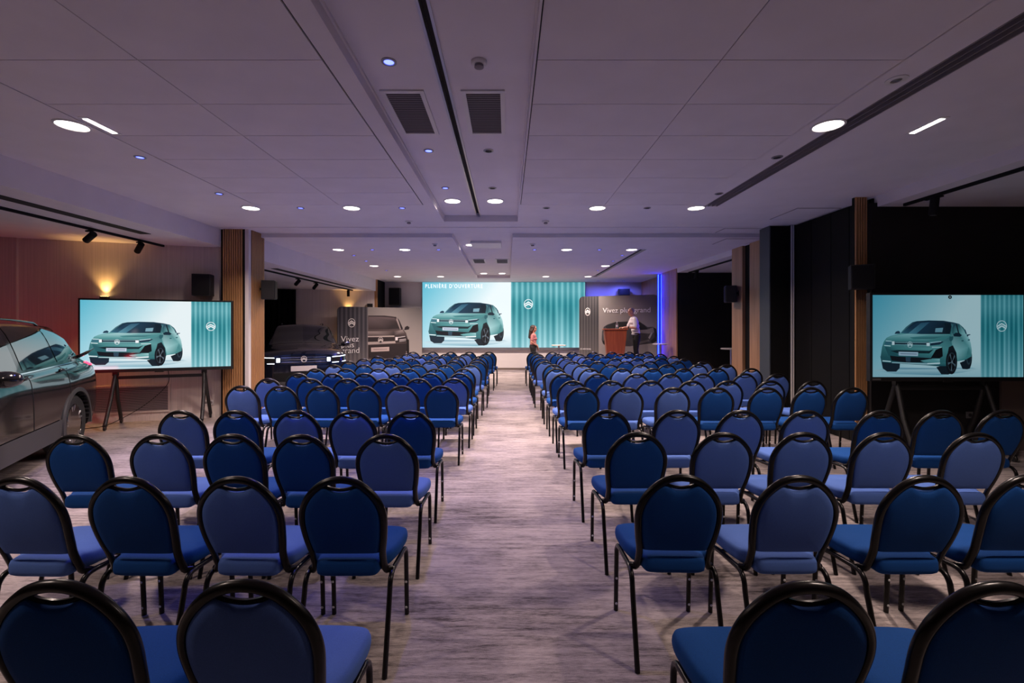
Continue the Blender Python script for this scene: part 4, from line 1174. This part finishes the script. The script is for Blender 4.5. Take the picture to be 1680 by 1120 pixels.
def body_mesh():
    xs = np.concatenate([np.linspace(-2.30, -1.9, 12), np.linspace(-1.85, 1.9, 56), np.linspace(1.95, 2.32, 12)])
    ts = np.concatenate([np.linspace(0, 7, 36)])
    R = pchip(SX, SY, xs)
    vs = []; nt = len(ts)
    for k, x in enumerate(xs):
        yz = pchip(np.arange(8), R[k].reshape(8, 2), ts)
        left = [(x, yz[i][0], yz[i][1]) for i in range(nt)]
        loop = left + [(x, -p[1], p[2]) for p in reversed(left[:-1])]
        vs += loop
    n = 2 * nt - 1
    fs = []
    for k in range(len(xs) - 1):
        for i in range(n):
            j = (i + 1) % n
            fs.append((k * n + i, k * n + j, (k + 1) * n + j, (k + 1) * n + i))
    fs.append(tuple(range(n))[::-1]); fs.append(tuple((len(xs) - 1) * n + i for i in range(n)))
    mb = MB().add(vs, fs)
    o = mb.build('tmp_body', None)
    bm = bmesh.new(); bm.from_mesh(o.data); bmesh.ops.recalc_face_normals(bm, faces=bm.faces); bm.to_mesh(o.data); bm.free()
    cut = MB()
    for ax in (1.40, -1.38):
        for s in (-1, 1):
            y0, y1 = (0.58, 1.2) if s > 0 else (-1.2, -0.58)
            cut.lathe([(0.405, y0), (0.405, y1)], (ax, 0, 0.37), 'y', 40)
    c = cut.build('tmp_cut', None)
    bm = bmesh.new(); bm.from_mesh(c.data); bmesh.ops.recalc_face_normals(bm, faces=bm.faces); bm.to_mesh(c.data); bm.free()
    md = o.modifiers.new('b', 'BOOLEAN'); md.operation = 'DIFFERENCE'; md.object = c; md.solver = 'EXACT'
    me = apply_mods(o)
    bpy.data.objects.remove(o, do_unlink=True); bpy.data.objects.remove(c, do_unlink=True)
    me.polygons.foreach_set('use_smooth', [True] * len(me.polygons))
    me.set_sharp_from_angle(angle=math.radians(32))
    me.name = 'body'
    return me
BODY = body_mesh()
def emblem(mb, c, r, face='x'):
    """ring with two chevrons, standing in the yz plane at c, facing +x"""
    n = 28
    def P(a, b): return (c[0], c[1] + a, c[2] + b)
    vs = []; fs = []
    for i in range(n):
        a = 2 * PI * i / n
        for q in (1.0, 0.84):
            vs.append(P(r * 0.92 * q * math.cos(a), r * q * math.sin(a)))
    for i in range(n):
        j = (i + 1) % n
        fs.append((2 * i, 2 * j, 2 * j + 1, 2 * i + 1))
    mb.add(vs, fs)
    for pts in CHEVRONS:
        b = [P(r * 0.92 * q[0], r * q[1]) for q in pts]
        mb.add(b, [(0, 5, 4, 1), (1, 4, 3, 2)])
    return mb

def car(loc, heading, paint, label, lit):
    t = thing('suv_car', label, 'car', loc, heading)
    me = BODY.copy(); me.materials.clear(); me.materials.append(paint)
    obj('body', me, t)
    for s in (1, -1):
        patch(0.60, -2.00, 5.06, 5.95, 26, 6, 0.003, s, 5.06, 5.7).build('window_surround', M['gloss_black'], t, 1)
        patch(0.46, -0.22, 5.14, 5.86, 12, 5, 0.007, s).build('side_window', M['car_glass'], t, 1)
        patch(-0.32, -1.14, 5.14, 5.88, 12, 5, 0.007, s).build('side_window', M['car_glass'], t, 1)
        patch(-1.20, -1.86, 5.16, 5.88, 10, 5, 0.007, s, 5.20, 5.68).build('side_window', M['car_glass'], t, 1)
        patch(0.62, -1.98, 4.98, 5.06, 26, 1, 0.006, s).build('belt_trim', M['chrome'], t, 1)
        patch(0.90, -0.90, 1.0, 2.0, 20, 4, 0.012, s).build('sill_cladding', M['cladding'], t, 1)
        # doors: shut lines and handles
        for xd in (0.62, -0.27, -1.16):
            patch(xd, xd - 0.012, 1.9, 4.95, 1, 14, 0.002, s).build('door_gap', M['matte_black'], t, 1)
        for xd in (-0.10, -0.98):
            h = patch(xd, xd - 0.20, 4.22, 4.40, 6, 2, 0.004, s).build('handle_recess', M['gloss_black'], t, 1)
            a = surf(xd - 0.01, 4.32, s, 0.02); b = surf(xd - 0.19, 4.32, s, 0.02)
            MB().tube([a, (a + b) / 2 + Vector((0, 0.006 * s, 0)), b], 0.013, 8).build('door_handle', paint, t, 1)
        # wheel arches
        for ax in (1.40, -1.38):
            mb = MB(); vs = []; n = 26
            for i in range(n + 1):
                a = math.radians(-8 + 196 * i / n)
                for q, yo in ((0.405, 0.90), (0.405, 0.965), (0.455, 0.962), (0.465, 0.92)):
                    vs.append((ax + q * math.cos(a), s * yo, 0.37 + q * math.sin(a)))
            fs = []
            for i in range(n):
                for j in range(3):
                    f = (i * 4 + j, i * 4 + j + 1, (i + 1) * 4 + j + 1, (i + 1) * 4 + j)
                    fs.append(f if s > 0 else f[::-1])
            mb.add(vs, fs).build('wheel_arch', M['cladding'], t, 40)
            # wheel
            w = MB().lathe([(0.25, -0.10), (0.335, -0.115), (0.362, -0.09), (0.365, 0.0), (0.362, 0.09), (0.335, 0.115), (0.25, 0.10), (0.245, 0.0)], (ax, s * 0.815, 0.365), 'y', 36, close=True).build('tyre', M['tyre'], t, 40)
            rm = MB().lathe([(0.252, 0.10 * s), (0.238, 0.105 * s), (0.228, 0.06 * s), (0.225, -0.03 * s), (0.05, -0.03 * s)], (ax, s * 0.815, 0.365), 'y', 36)
            rm.build('rim_barrel', M['gloss_black'], w, 40)
            sp = MB()
            for k in range(5):
                for dk in (-0.17, 0.17):
                    a = 2 * PI * k / 5 + 0.2
                    ca, sa = math.cos(a), math.sin(a); cb_, sb = math.cos(a + dk), math.sin(a + dk)
                    sp.tube([(ax + 0.04 * ca, s * (0.815 + 0.075), 0.365 + 0.04 * sa), (ax + 0.14 * math.cos(a + dk * 0.6), s * (0.815 + 0.082), 0.365 + 0.14 * math.sin(a + dk * 0.6)), (ax + 0.236 * cb_, s * (0.815 + 0.098), 0.365 + 0.236 * sb)], [0.024, 0.016, 0.015], 6)
            sp.lathe([(0.0001, 0.095 * s), (0.045, 0.093 * s), (0.055, 0.07 * s), (0.055, 0.04 * s)], (ax, s * 0.815, 0.365), 'y', 20)
            sp.build('spokes', M['rim'], w, 40)
        # mirror
        mb = MB().ellip((0.62, s * 1.055, 1.125), (0.085, 0.125, 0.075), 18, 10)
        mb.build('mirror', M['gloss_black'], t, 1)
        MB().tube([(0.60, s * 0.86, 1.07), (0.61, s * 0.98, 1.09)], [0.03, 0.024], 8).build('mirror_arm', M['gloss_black'], t, 1)
        # roof rail, tail lamp with its outward fin
        MB().tube([surf(-0.05 - 0.18 * i, 6.22, s, 0.012 if i in (0, 9) else 0.038) for i in range(10)], 0.014, 8).build('roof_rail', M['gloss_black'], t, 1)
        tl = patch(-2.08, -2.26, 4.2, 4.9, 4, 4, 0.012, s).build('tail_light', M['tail_off'] if lit else M['tail_red'], t, 1)
        MB().tube([surf(-2.02, 5.25, s, 0.0), surf(-2.10, 5.25, s, 0.09), surf(-2.14, 5.2, s, 0.20)], [0.040, 0.036, 0.016], 8, flat=0.45, up=(0, 0, 1)).build('tail_fin', M['gloss_black'], t, 1)
        # headlamp
        for zz, r in ((0.905, 0.0), (0.775, 0.01)):
            hm = M['headlight'] if lit else M['chrome']
            MB().tube([(2.328, s * 0.60, zz - 0.012), (2.315, s * 0.74, zz - 0.006), (2.262, s * 0.835, zz + 0.002), (2.20, s * (0.895 + r), zz + 0.012)], 0.009, 8).build('daytime_light', hm, t, 1)
        MB().bbox(2.295, 2.335, s * 0.525 - 0.038, s * 0.525 + 0.038, 0.79, 0.885, 0.008).build('headlamp', M['headlight'] if lit else M['chrome'], t)
        MB().bbox(2.26, 2.325, s * 0.68 - 0.10, s * 0.68 + 0.10, 0.79, 0.89, 0.012).build('lamp_housing', M['matte_black'], t)
        MB().bbox(2.22, 2.30, s * 0.73 - 0.05, s * 0.73 + 0.06, 0.42, 0.66, 0.02).build('air_intake', M['matte_black'], t)
    ws = MB()
    w1 = patch(0.93, 0.07, 6.06, 7.0, 14, 7, 0.005, 1, 6.06, 6.06); w2 = patch(0.93, 0.07, 6.06, 7.0, 14, 7, 0.005, -1)
    ws.add(w1.v, w1.f).add(w2.v, w2.f).build('windscreen', M['car_glass'], t, 1)
    rw = MB(); r1 = patch(-1.93, -2.19, 6.06, 7.0, 8, 7, 0.005, 1); r2 = patch(-1.93, -2.19, 6.06, 7.0, 8, 7, 0.005, -1)
    rw.add(r1.v, r1.f).add(r2.v, r2.f).build('rear_window', M['car_glass'], t, 1)
    rs = MB()
    for s in (1, -1):
        q = patch(-1.66, -1.96, 6.05, 7.0, 6, 7, 0.022, s); rs.add(q.v, q.f)
    rs.build('rear_spoiler', M['gloss_black'], t, 1)
    for zz in (0.895, 0.845, 0.795):
        MB().bbox(2.30, 2.332, -0.47, 0.47, zz - 0.008, zz + 0.008, 0.003).build('grille_bar', M['chrome'] if zz != 0.845 else M['grey_metal'], t)
    MB().bbox(-2.325, -2.29, -0.68, 0.68, 0.86, 0.93, 0.008).build('added_tail_bar', M['tail_off'] if lit else M['tail_red'], t)  # bar added across the tailgate; where lit, it reddens the wall behind
    MB().bbox(2.28, 2.325, -0.50, 0.50, 0.755, 0.925, 0.012).build('grille', M['gloss_black'], t)
    MB().bbox(2.26, 2.33, -0.62, 0.62, 0.36, 0.56, 0.02).build('lower_grille', M['matte_black'], t)
    MB().bbox(2.30, 2.345, -0.27, 0.27, 0.585, 0.70, 0.006).build('number_plate', M['plate'], t)
    MB().bbox(2.22, 2.34, -0.70, 0.70, 0.27, 0.345, 0.02).build('bumper_skid', M['cladding'], t)
    MB().lathe([(0.0001, 2.336), (0.068, 2.336), (0.072, 2.325), (0.072, 2.31)], (0, 0, 0.855), 'x', 28).build('emblem_disc', M['gloss_black'], t, 40)
    emblem(MB(), (2.3385, 0, 0.855), 0.070).build('emblem', M['logo_white'], t)
    return t
h1 = math.atan2(-0.893, 0.45)
car((-5.68, 4.12, 0), h1, M['car_paint'], 'graphite grey car seen from the side at the left edge', False)
h2 = math.atan2(-0.907, 0.42)
c2 = car((-4.62 - 2.32 * 0.42, 10.35 + 2.32 * 0.907, 0), h2, M['car_paint_b'], 'dark car with lit headlights facing the seats', True)

# ------------------------------------------------------------------ people
def capsule(mb, p, q, r0, r1, n=14):
    p = Vector(p); q = Vector(q); d = (q - p)
    L = d.length; d = d / max(L, 1e-6)
    pts = []; rs = []
    for i in range(5):
        a = PI / 2 * i / 4.5
        pts.append(p - d * r0 * math.cos(a)); rs.append(max(r0 * math.sin(a), 0.001))
    pts += [p, q]; rs += [r0, r1]
    for i in reversed(range(5)):
        a = PI / 2 * i / 4.5
        pts.append(q + d * r1 * math.cos(a)); rs.append(max(r1 * math.sin(a), 0.001))
    mb.tube(pts, rs, n)
def fuse(mb, vox, name, m, parent, smooth=4):
    o = mb.build('tmp', None)
    bm = bmesh.new(); bm.from_mesh(o.data); bmesh.ops.recalc_face_normals(bm, faces=bm.faces); bm.to_mesh(o.data); bm.free()
    r = o.modifiers.new('r', 'REMESH'); r.mode = 'VOXEL'; r.voxel_size = vox; r.use_smooth_shade = True
    s = o.modifiers.new('s', 'SMOOTH'); s.factor = 0.5; s.iterations = smooth
    me = apply_mods(o)
    bpy.data.objects.remove(o, do_unlink=True)
    me.materials.clear(); me.materials.append(m)
    me.polygons.foreach_set('use_smooth', [True] * len(me.polygons))
    me.name = name
    return obj(name, me, parent)
def hand(mb, wrist, d, palm_n, thumb_side):
    """palm and five bent fingers; d = pointing direction, palm_n = away from the palm (back of hand)"""
    d = Vector(d).normalized(); b = Vector(palm_n).normalized(); s = d.cross(b).normalized() * thumb_side
    w = Vector(wrist)
    for k in (-1, 0, 1):
        capsule(mb, w + d * 0.01 + s * 0.016 * k, w + d * 0.085 + s * 0.026 * k, 0.016, 0.014, 8)
    for k, L in enumerate((0.072, 0.080, 0.074, 0.058)):
        base = w + d * 0.088 + s * (0.033 - 0.022 * k)
        k1 = base + d * L * 0.5 - b * 0.006; k2 = base + d * L * 0.85 - b * 0.030
        capsule(mb, base, k1, 0.0095, 0.0088, 8); capsule(mb, k1, k2, 0.0088, 0.0078, 8)
    a = w + d * 0.025 + s * 0.030; a2 = a + d * 0.040 + s * 0.030 - b * 0.008; a3 = a2 + d * 0.032 + s * 0.004 - b * 0.012
    capsule(mb, a, a2, 0.012, 0.0105, 8); capsule(mb, a2, a3, 0.0105, 0.009, 8)
def head(mb, c, f, tilt=0.0):
    """skull, jaw, nose, ears, brow; faces +x before f/tilt applied"""
    h = MB()
    h.ellip((-0.012, 0, 0.035), (0.098, 0.077, 0.088), 20, 12)
    h.ellip((0.025, 0, -0.045), (0.068, 0.058, 0.075), 18, 10)
    h.ellip((0.062, 0, -0.093), (0.026, 0.028, 0.022), 12, 8)
    capsule(h, (0.084, 0, 0.018), (0.104, 0, -0.022), 0.010, 0.015, 10)
    h.ellip((0.072, 0, 0.035), (0.022, 0.052, 0.014), 14, 8)
    h.ellip((0.083, 0, -0.058), (0.012, 0.024, 0.009), 12, 8)
    for s in (-1, 1):
        h.ellip((-0.008, s * 0.078, -0.005), (0.018, 0.010, 0.032), 10, 8)
        h.ellip((0.052, s * 0.040, -0.028), (0.026, 0.022, 0.024), 10, 8)
    h.xf(Matrix.Translation(c) @ Matrix.Rotation(f, 4, 'Z') @ Matrix.Rotation(tilt, 4, 'Y'))
    mb.add(h.v, h.f)
def eyes(parent, c, f, tilt):
    for s in (-1, 1):
        e = MB().ellip((0.080, s * 0.031, 0.008), (0.009, 0.012, 0.008), 10, 8)
        e.xf(Matrix.Translation(c) @ Matrix.Rotation(f, 4, 'Z') @ Matrix.Rotation(tilt, 4, 'Y'))
        e.build('eye', M['eye'], parent, 1)

# man at the lectern: faces -x (towards the lectern), leaning a little, hands on its edge
man = thing('person', 'person in white shirt and black trousers leaning on the lectern', 'person', (4.03, 14.18, 0.385), PI)
hc = Vector((0.17, 0.0, 1.665))
b = MB()
head(b, hc, 0.12, 0.12)
capsule(b, (0.105, 0, 1.47), (0.145, 0, 1.60), 0.058, 0.054)
capsule(b, (0.02, 0, 1.02), (0.085, 0, 1.36), 0.105, 0.105)
for s in (-1, 1):
    shd = (0.095, s * 0.185, 1.43); el = (0.10, s * 0.255, 1.165) if s > 0 else (0.20, s * 0.24, 1.17); wr = (0.335, s * 0.20, 1.175)
    capsule(b, (0.09, s * 0.08, 1.43), shd, 0.05, 0.046); capsule(b, shd, el, 0.044, 0.040); capsule(b, el, wr, 0.042, 0.029)
    hand(b, (0.345, s * 0.20, 1.175), (1, -s * 0.12, 0.02), (0, 0, 1), s * 1)
    hip = (0.0, s * 0.095, 0.92); kn = (0.02 + 0.03 * s, s * 0.11, 0.50); an = (-0.03 + 0.05 * s, s * 0.12, 0.09)
    capsule(b, hip, kn, 0.085, 0.058); capsule(b, kn, an, 0.056, 0.040)
    capsule(b, (an[0] - 0.03, an[1], 0.05), (an[0] + 0.15, an[1] + 0.02 * s, 0.035), 0.036, 0.03)
fuse(b, 0.0075, 'body', M['skin'], man, 3)
b = MB()
for z, x, rx, ry in ((1.00, 0.015, 0.125, 0.175), (1.10, 0.03, 0.13, 0.18), (1.22, 0.055, 0.14, 0.185), (1.34, 0.08, 0.142, 0.195), (1.42, 0.09, 0.115, 0.165)):
    b.ellip((x, 0, z), (rx, ry, 0.11), 22, 12)
b.ellip((0.025, 0, 0.975), (0.128, 0.178, 0.06), 22, 10)
for s in (-1, 1):
    shd = (0.095, s * 0.185, 1.43); el = (0.10, s * 0.255, 1.165) if s > 0 else (0.20, s * 0.24, 1.17)
    mid = Vector(shd) * 0.22 + Vector(el) * 0.78
    capsule(b, (0.09, s * 0.08, 1.44), shd, 0.075, 0.070); capsule(b, shd, mid, 0.071, 0.066)
    capsule(b, (0.10, s * 0.05, 1.49), (0.13, s * 0.03, 1.51), 0.035, 0.03, 8)
fuse(b, 0.011, 'shirt', M['shirt_white'], man, 5)
b = MB()
b.ellip((0.0, 0, 0.93), (0.128, 0.172, 0.10), 22, 12)
for s in (-1, 1):
    hip = (0.0, s * 0.092, 0.90); kn = (0.02 + 0.03 * s, s * 0.11, 0.50); an = (-0.03 + 0.05 * s, s * 0.12, 0.10)
    capsule(b, hip, kn, 0.102, 0.078); capsule(b, kn, an, 0.077, 0.066)
fuse(b, 0.011, 'trousers', M['trousers'], man, 4)
for s in (-1, 1):
    an = (-0.03 + 0.05 * s, s * 0.12, 0.09)
    b = MB(); capsule(b, (an[0] - 0.03, an[1], 0.047), (an[0] + 0.17, an[1] + 0.02 * s, 0.040), 0.045, 0.038)
    fuse(b, 0.010, 'shoe', M['gloss_black'], man, 2)
MB().lathe([(0.125, -0.018), (0.131, -0.018), (0.131, 0.018), (0.125, 0.018)], (0, 0, 0), 'z', 24, close=True).xf(Matrix.Translation((0.012, 0, 0.985)) @ Matrix.Diagonal((1.02, 1.40, 1, 1))).build('belt', M['gloss_black'], man, 40)
MB().lathe([(0.033, -0.014), (0.038, -0.014), (0.038, 0.014), (0.033, 0.014)], (0.31, 0.206, 1.174), 'x', 18, close=True).build('wristwatch', M['gloss_black'], man, 40)
hm = MB(); hm.ellip((-0.040, 0, 0.022), (0.078, 0.081, 0.068), 18, 10); hm.ellip((-0.020, 0, 0.060), (0.084, 0.072, 0.064), 18, 10)
hm.xf(Matrix.Translation(hc) @ Matrix.Rotation(0.12, 4, 'Z') @ Matrix.Rotation(0.12, 4, 'Y'))
fuse(hm, 0.008, 'hair', M['hair_grey'], man, 2)
eyes(man, hc, 0.12, 0.12)

# woman by the big screen: faces +x, hands held before her
wom = thing('person', 'person with long brown hair and coral top before the video wall', 'person', (0.90, 15.7, 0), -0.15)
hc = Vector((0.02, 0, 1.515))
b = MB()
head(b, hc, 0.0, 0.14)
capsule(b, (0.0, 0, 1.33), (0.01, 0, 1.46), 0.048, 0.046)
capsule(b, (0.0, 0, 0.98), (0.0, 0, 1.26), 0.115, 0.11)
for s in (-1, 1):
    shd = (0.0, s * 0.165, 1.295); el = (-0.03, s * 0.20, 1.05); wr = (0.135, s * 0.07, 0.94)
    capsule(b, (0, s * 0.07, 1.30), shd, 0.05, 0.046); capsule(b, shd, el, 0.042, 0.036); capsule(b, el, wr, 0.036, 0.025)
    hand(b, (0.14, s * 0.062, 0.935), (0.25, -s * 0.35, -0.9), (0.3, 0, 1), s)
    hip = (0.0, s * 0.085, 0.86); kn = (0.02, s * 0.085, 0.47); an = (-0.02, s * 0.085, 0.09)
    capsule(b, hip, kn, 0.085, 0.055); capsule(b, kn, an, 0.052, 0.036)
    capsule(b, (an[0] - 0.02, an[1], 0.045), (an[0] + 0.13, an[1] + 0.015 * s, 0.032), 0.032, 0.027)
fuse(b, 0.0075, 'body', M['skin'], wom, 3)
b = MB()
for z, rx, ry in ((1.00, 0.108, 0.145), (1.08, 0.105, 0.14), (1.17, 0.118, 0.152), (1.25, 0.11, 0.155)):
    b.ellip((0.0, 0, z), (rx, ry, 0.095), 22, 12)
b.ellip((0.055, 0, 1.17), (0.085, 0.12, 0.07), 16, 10)
for s in (-1, 1):
    shd = (0.0, s * 0.165, 1.295); el = (-0.03, s * 0.20, 1.05); mid = Vector(shd) * 0.35 + Vector(el) * 0.65
    capsule(b, (0, s * 0.07, 1.30), shd, 0.058, 0.058); capsule(b, shd, mid, 0.057, 0.052)
fuse(b, 0.010, 'blouse', M['blouse'], wom, 4)
b = MB()
b.ellip((-0.01, 0, 0.90), (0.125, 0.165, 0.115), 22, 12)
for s in (-1, 1):
    hip = (-0.01, s * 0.085, 0.86); kn = (0.02, s * 0.085, 0.47); an = (-0.02, s * 0.085, 0.10)
    capsule(b, hip, kn, 0.098, 0.072); capsule(b, kn, an, 0.071, 0.060)
fuse(b, 0.011, 'trousers', M['trousers'], wom, 4)
for s in (-1, 1):
    b = MB(); capsule(b, (-0.035, s * 0.085, 0.042), (0.125, s * 0.095, 0.036), 0.040, 0.033)
    fuse(b, 0.010, 'shoe', M['gloss_black'], wom, 2)
b = MB()
b.ellip((-0.008, 0, 1.562), (0.108, 0.090, 0.084), 20, 12)
for s in (-1, 1): capsule(b, (0.03, s * 0.075, 1.57), (-0.03, s * 0.08, 1.44), 0.022, 0.03)
b.ellip((-0.055, 0, 1.50), (0.070, 0.088, 0.10), 18, 10)
capsule(b, (-0.085, 0.02, 1.46), (-0.125, 0.02, 1.22), 0.062, 0.050)
capsule(b, (-0.07, -0.055, 1.45), (-0.105, -0.06, 1.20), 0.045, 0.035)
capsule(b, (-0.07, 0.07, 1.45), (-0.105, 0.06, 1.24), 0.040, 0.032)
fuse(b, 0.010, 'hair', M['hair_brown'], wom, 3)
eyes(wom, hc, 0.0, 0.14)

# ------------------------------------------------------------------ lectern, bottle, tables
lec = thing('lectern', 'reddish cherry wood lectern on the stage', 'lectern', (3.34, 14.10, 0.385), -0.12)
def taper(x0t, x1t, x0b, x1b, y0t, y1t, y0b, y1b, z0, z1):
    return MB().add([(x0b, y0b, z0), (x1b, y0b, z0), (x1b, y1b, z0), (x0b, y1b, z0), (x0t, y0t, z1), (x1t, y0t, z1), (x1t, y1t, z1), (x0t, y1t, z1)],
                    [(3, 2, 1, 0), (4, 5, 6, 7), (0, 1, 5, 4), (1, 2, 6, 5), (2, 3, 7, 6), (3, 0, 4, 7)])
taper(-0.33, 0.33, -0.235, 0.235, -0.24, -0.21, -0.20, -0.17, 0.05, 1.10).build('front_panel', M['cherry'], lec)
taper(0.30, 0.33, 0.205, 0.235, -0.21, 0.24, -0.17, 0.20, 0.05, 1.10).build('side_panel', M['cherry'], lec)
taper(-0.33, -0.30, -0.235, -0.205, -0.21, 0.24, -0.17, 0.20, 0.05, 1.10).build('side_panel', M['cherry'], lec)
MB().bbox(-0.36, 0.36, -0.27, 0.27, 1.10, 1.14, 0.008).build('top', M['cherry'], lec)
MB().bbox(-0.29, 0.29, -0.20, 0.20, 0.62, 0.645, 0.004).build('shelf', M['cherry'], lec)
MB().bbox(-0.27, 0.27, -0.23, 0.23, 0.0, 0.05, 0.008).build('plinth', M['cherry'], lec)
bo = thing('water_bottle', 'clear water bottle standing on the lectern top', 'bottle', (3.39, 14.05, 1.5255))
MB().lathe([(0.0001, 0.002), (0.030, 0.0), (0.033, 0.01), (0.033, 0.13), (0.030, 0.15), (0.014, 0.185), (0.013, 0.20)], n=18).build('bottle_body', M['water'], bo, 40)
MB().lathe([(0.0001, 0.218), (0.015, 0.216), (0.015, 0.198)], n=14).build('cap', M['white_plastic'], bo, 40)
MB().lathe([(0.0335, 0.06), (0.0340, 0.06), (0.0340, 0.11), (0.0335, 0.11)], n=18).build('label_wrap', M['white_plastic'], bo, 40)
def bar_table(x, y, h, r, m, label, z=0.0):
    t = thing('bar_table', label, 'table', (x, y, z), 0, 'round standing tables')
    MB().lathe([(0.0001, h - 0.028), (r - 0.006, h - 0.028), (r, h - 0.02), (r, h - 0.008), (r - 0.006, h), (0.0001, h)], n=32).build('table_top', m, t, 40)
    MB().tube([(0, 0, 0.02), (0, 0, h - 0.028)], 0.03, 12).build('pole', M['alu'], t, 40)
    MB().lathe([(0.0001, 0.0), (0.21, 0.0), (0.21, 0.012), (0.05, 0.03), (0.0001, 0.03)], n=28).build('base', M['alu'], t, 40)
bar_table(1.76, 15.5, 0.965, 0.25, M['table_top'], 'thin round standing table before the video wall')
bar_table(4.42, 13.12, 1.10, 0.22, M['table_top'], 'round standing table by the blue light tubes')
bar_table(5.42, 11.0, 1.07, 0.24, M['table_top'], 'round standing table in the dark far right bay')
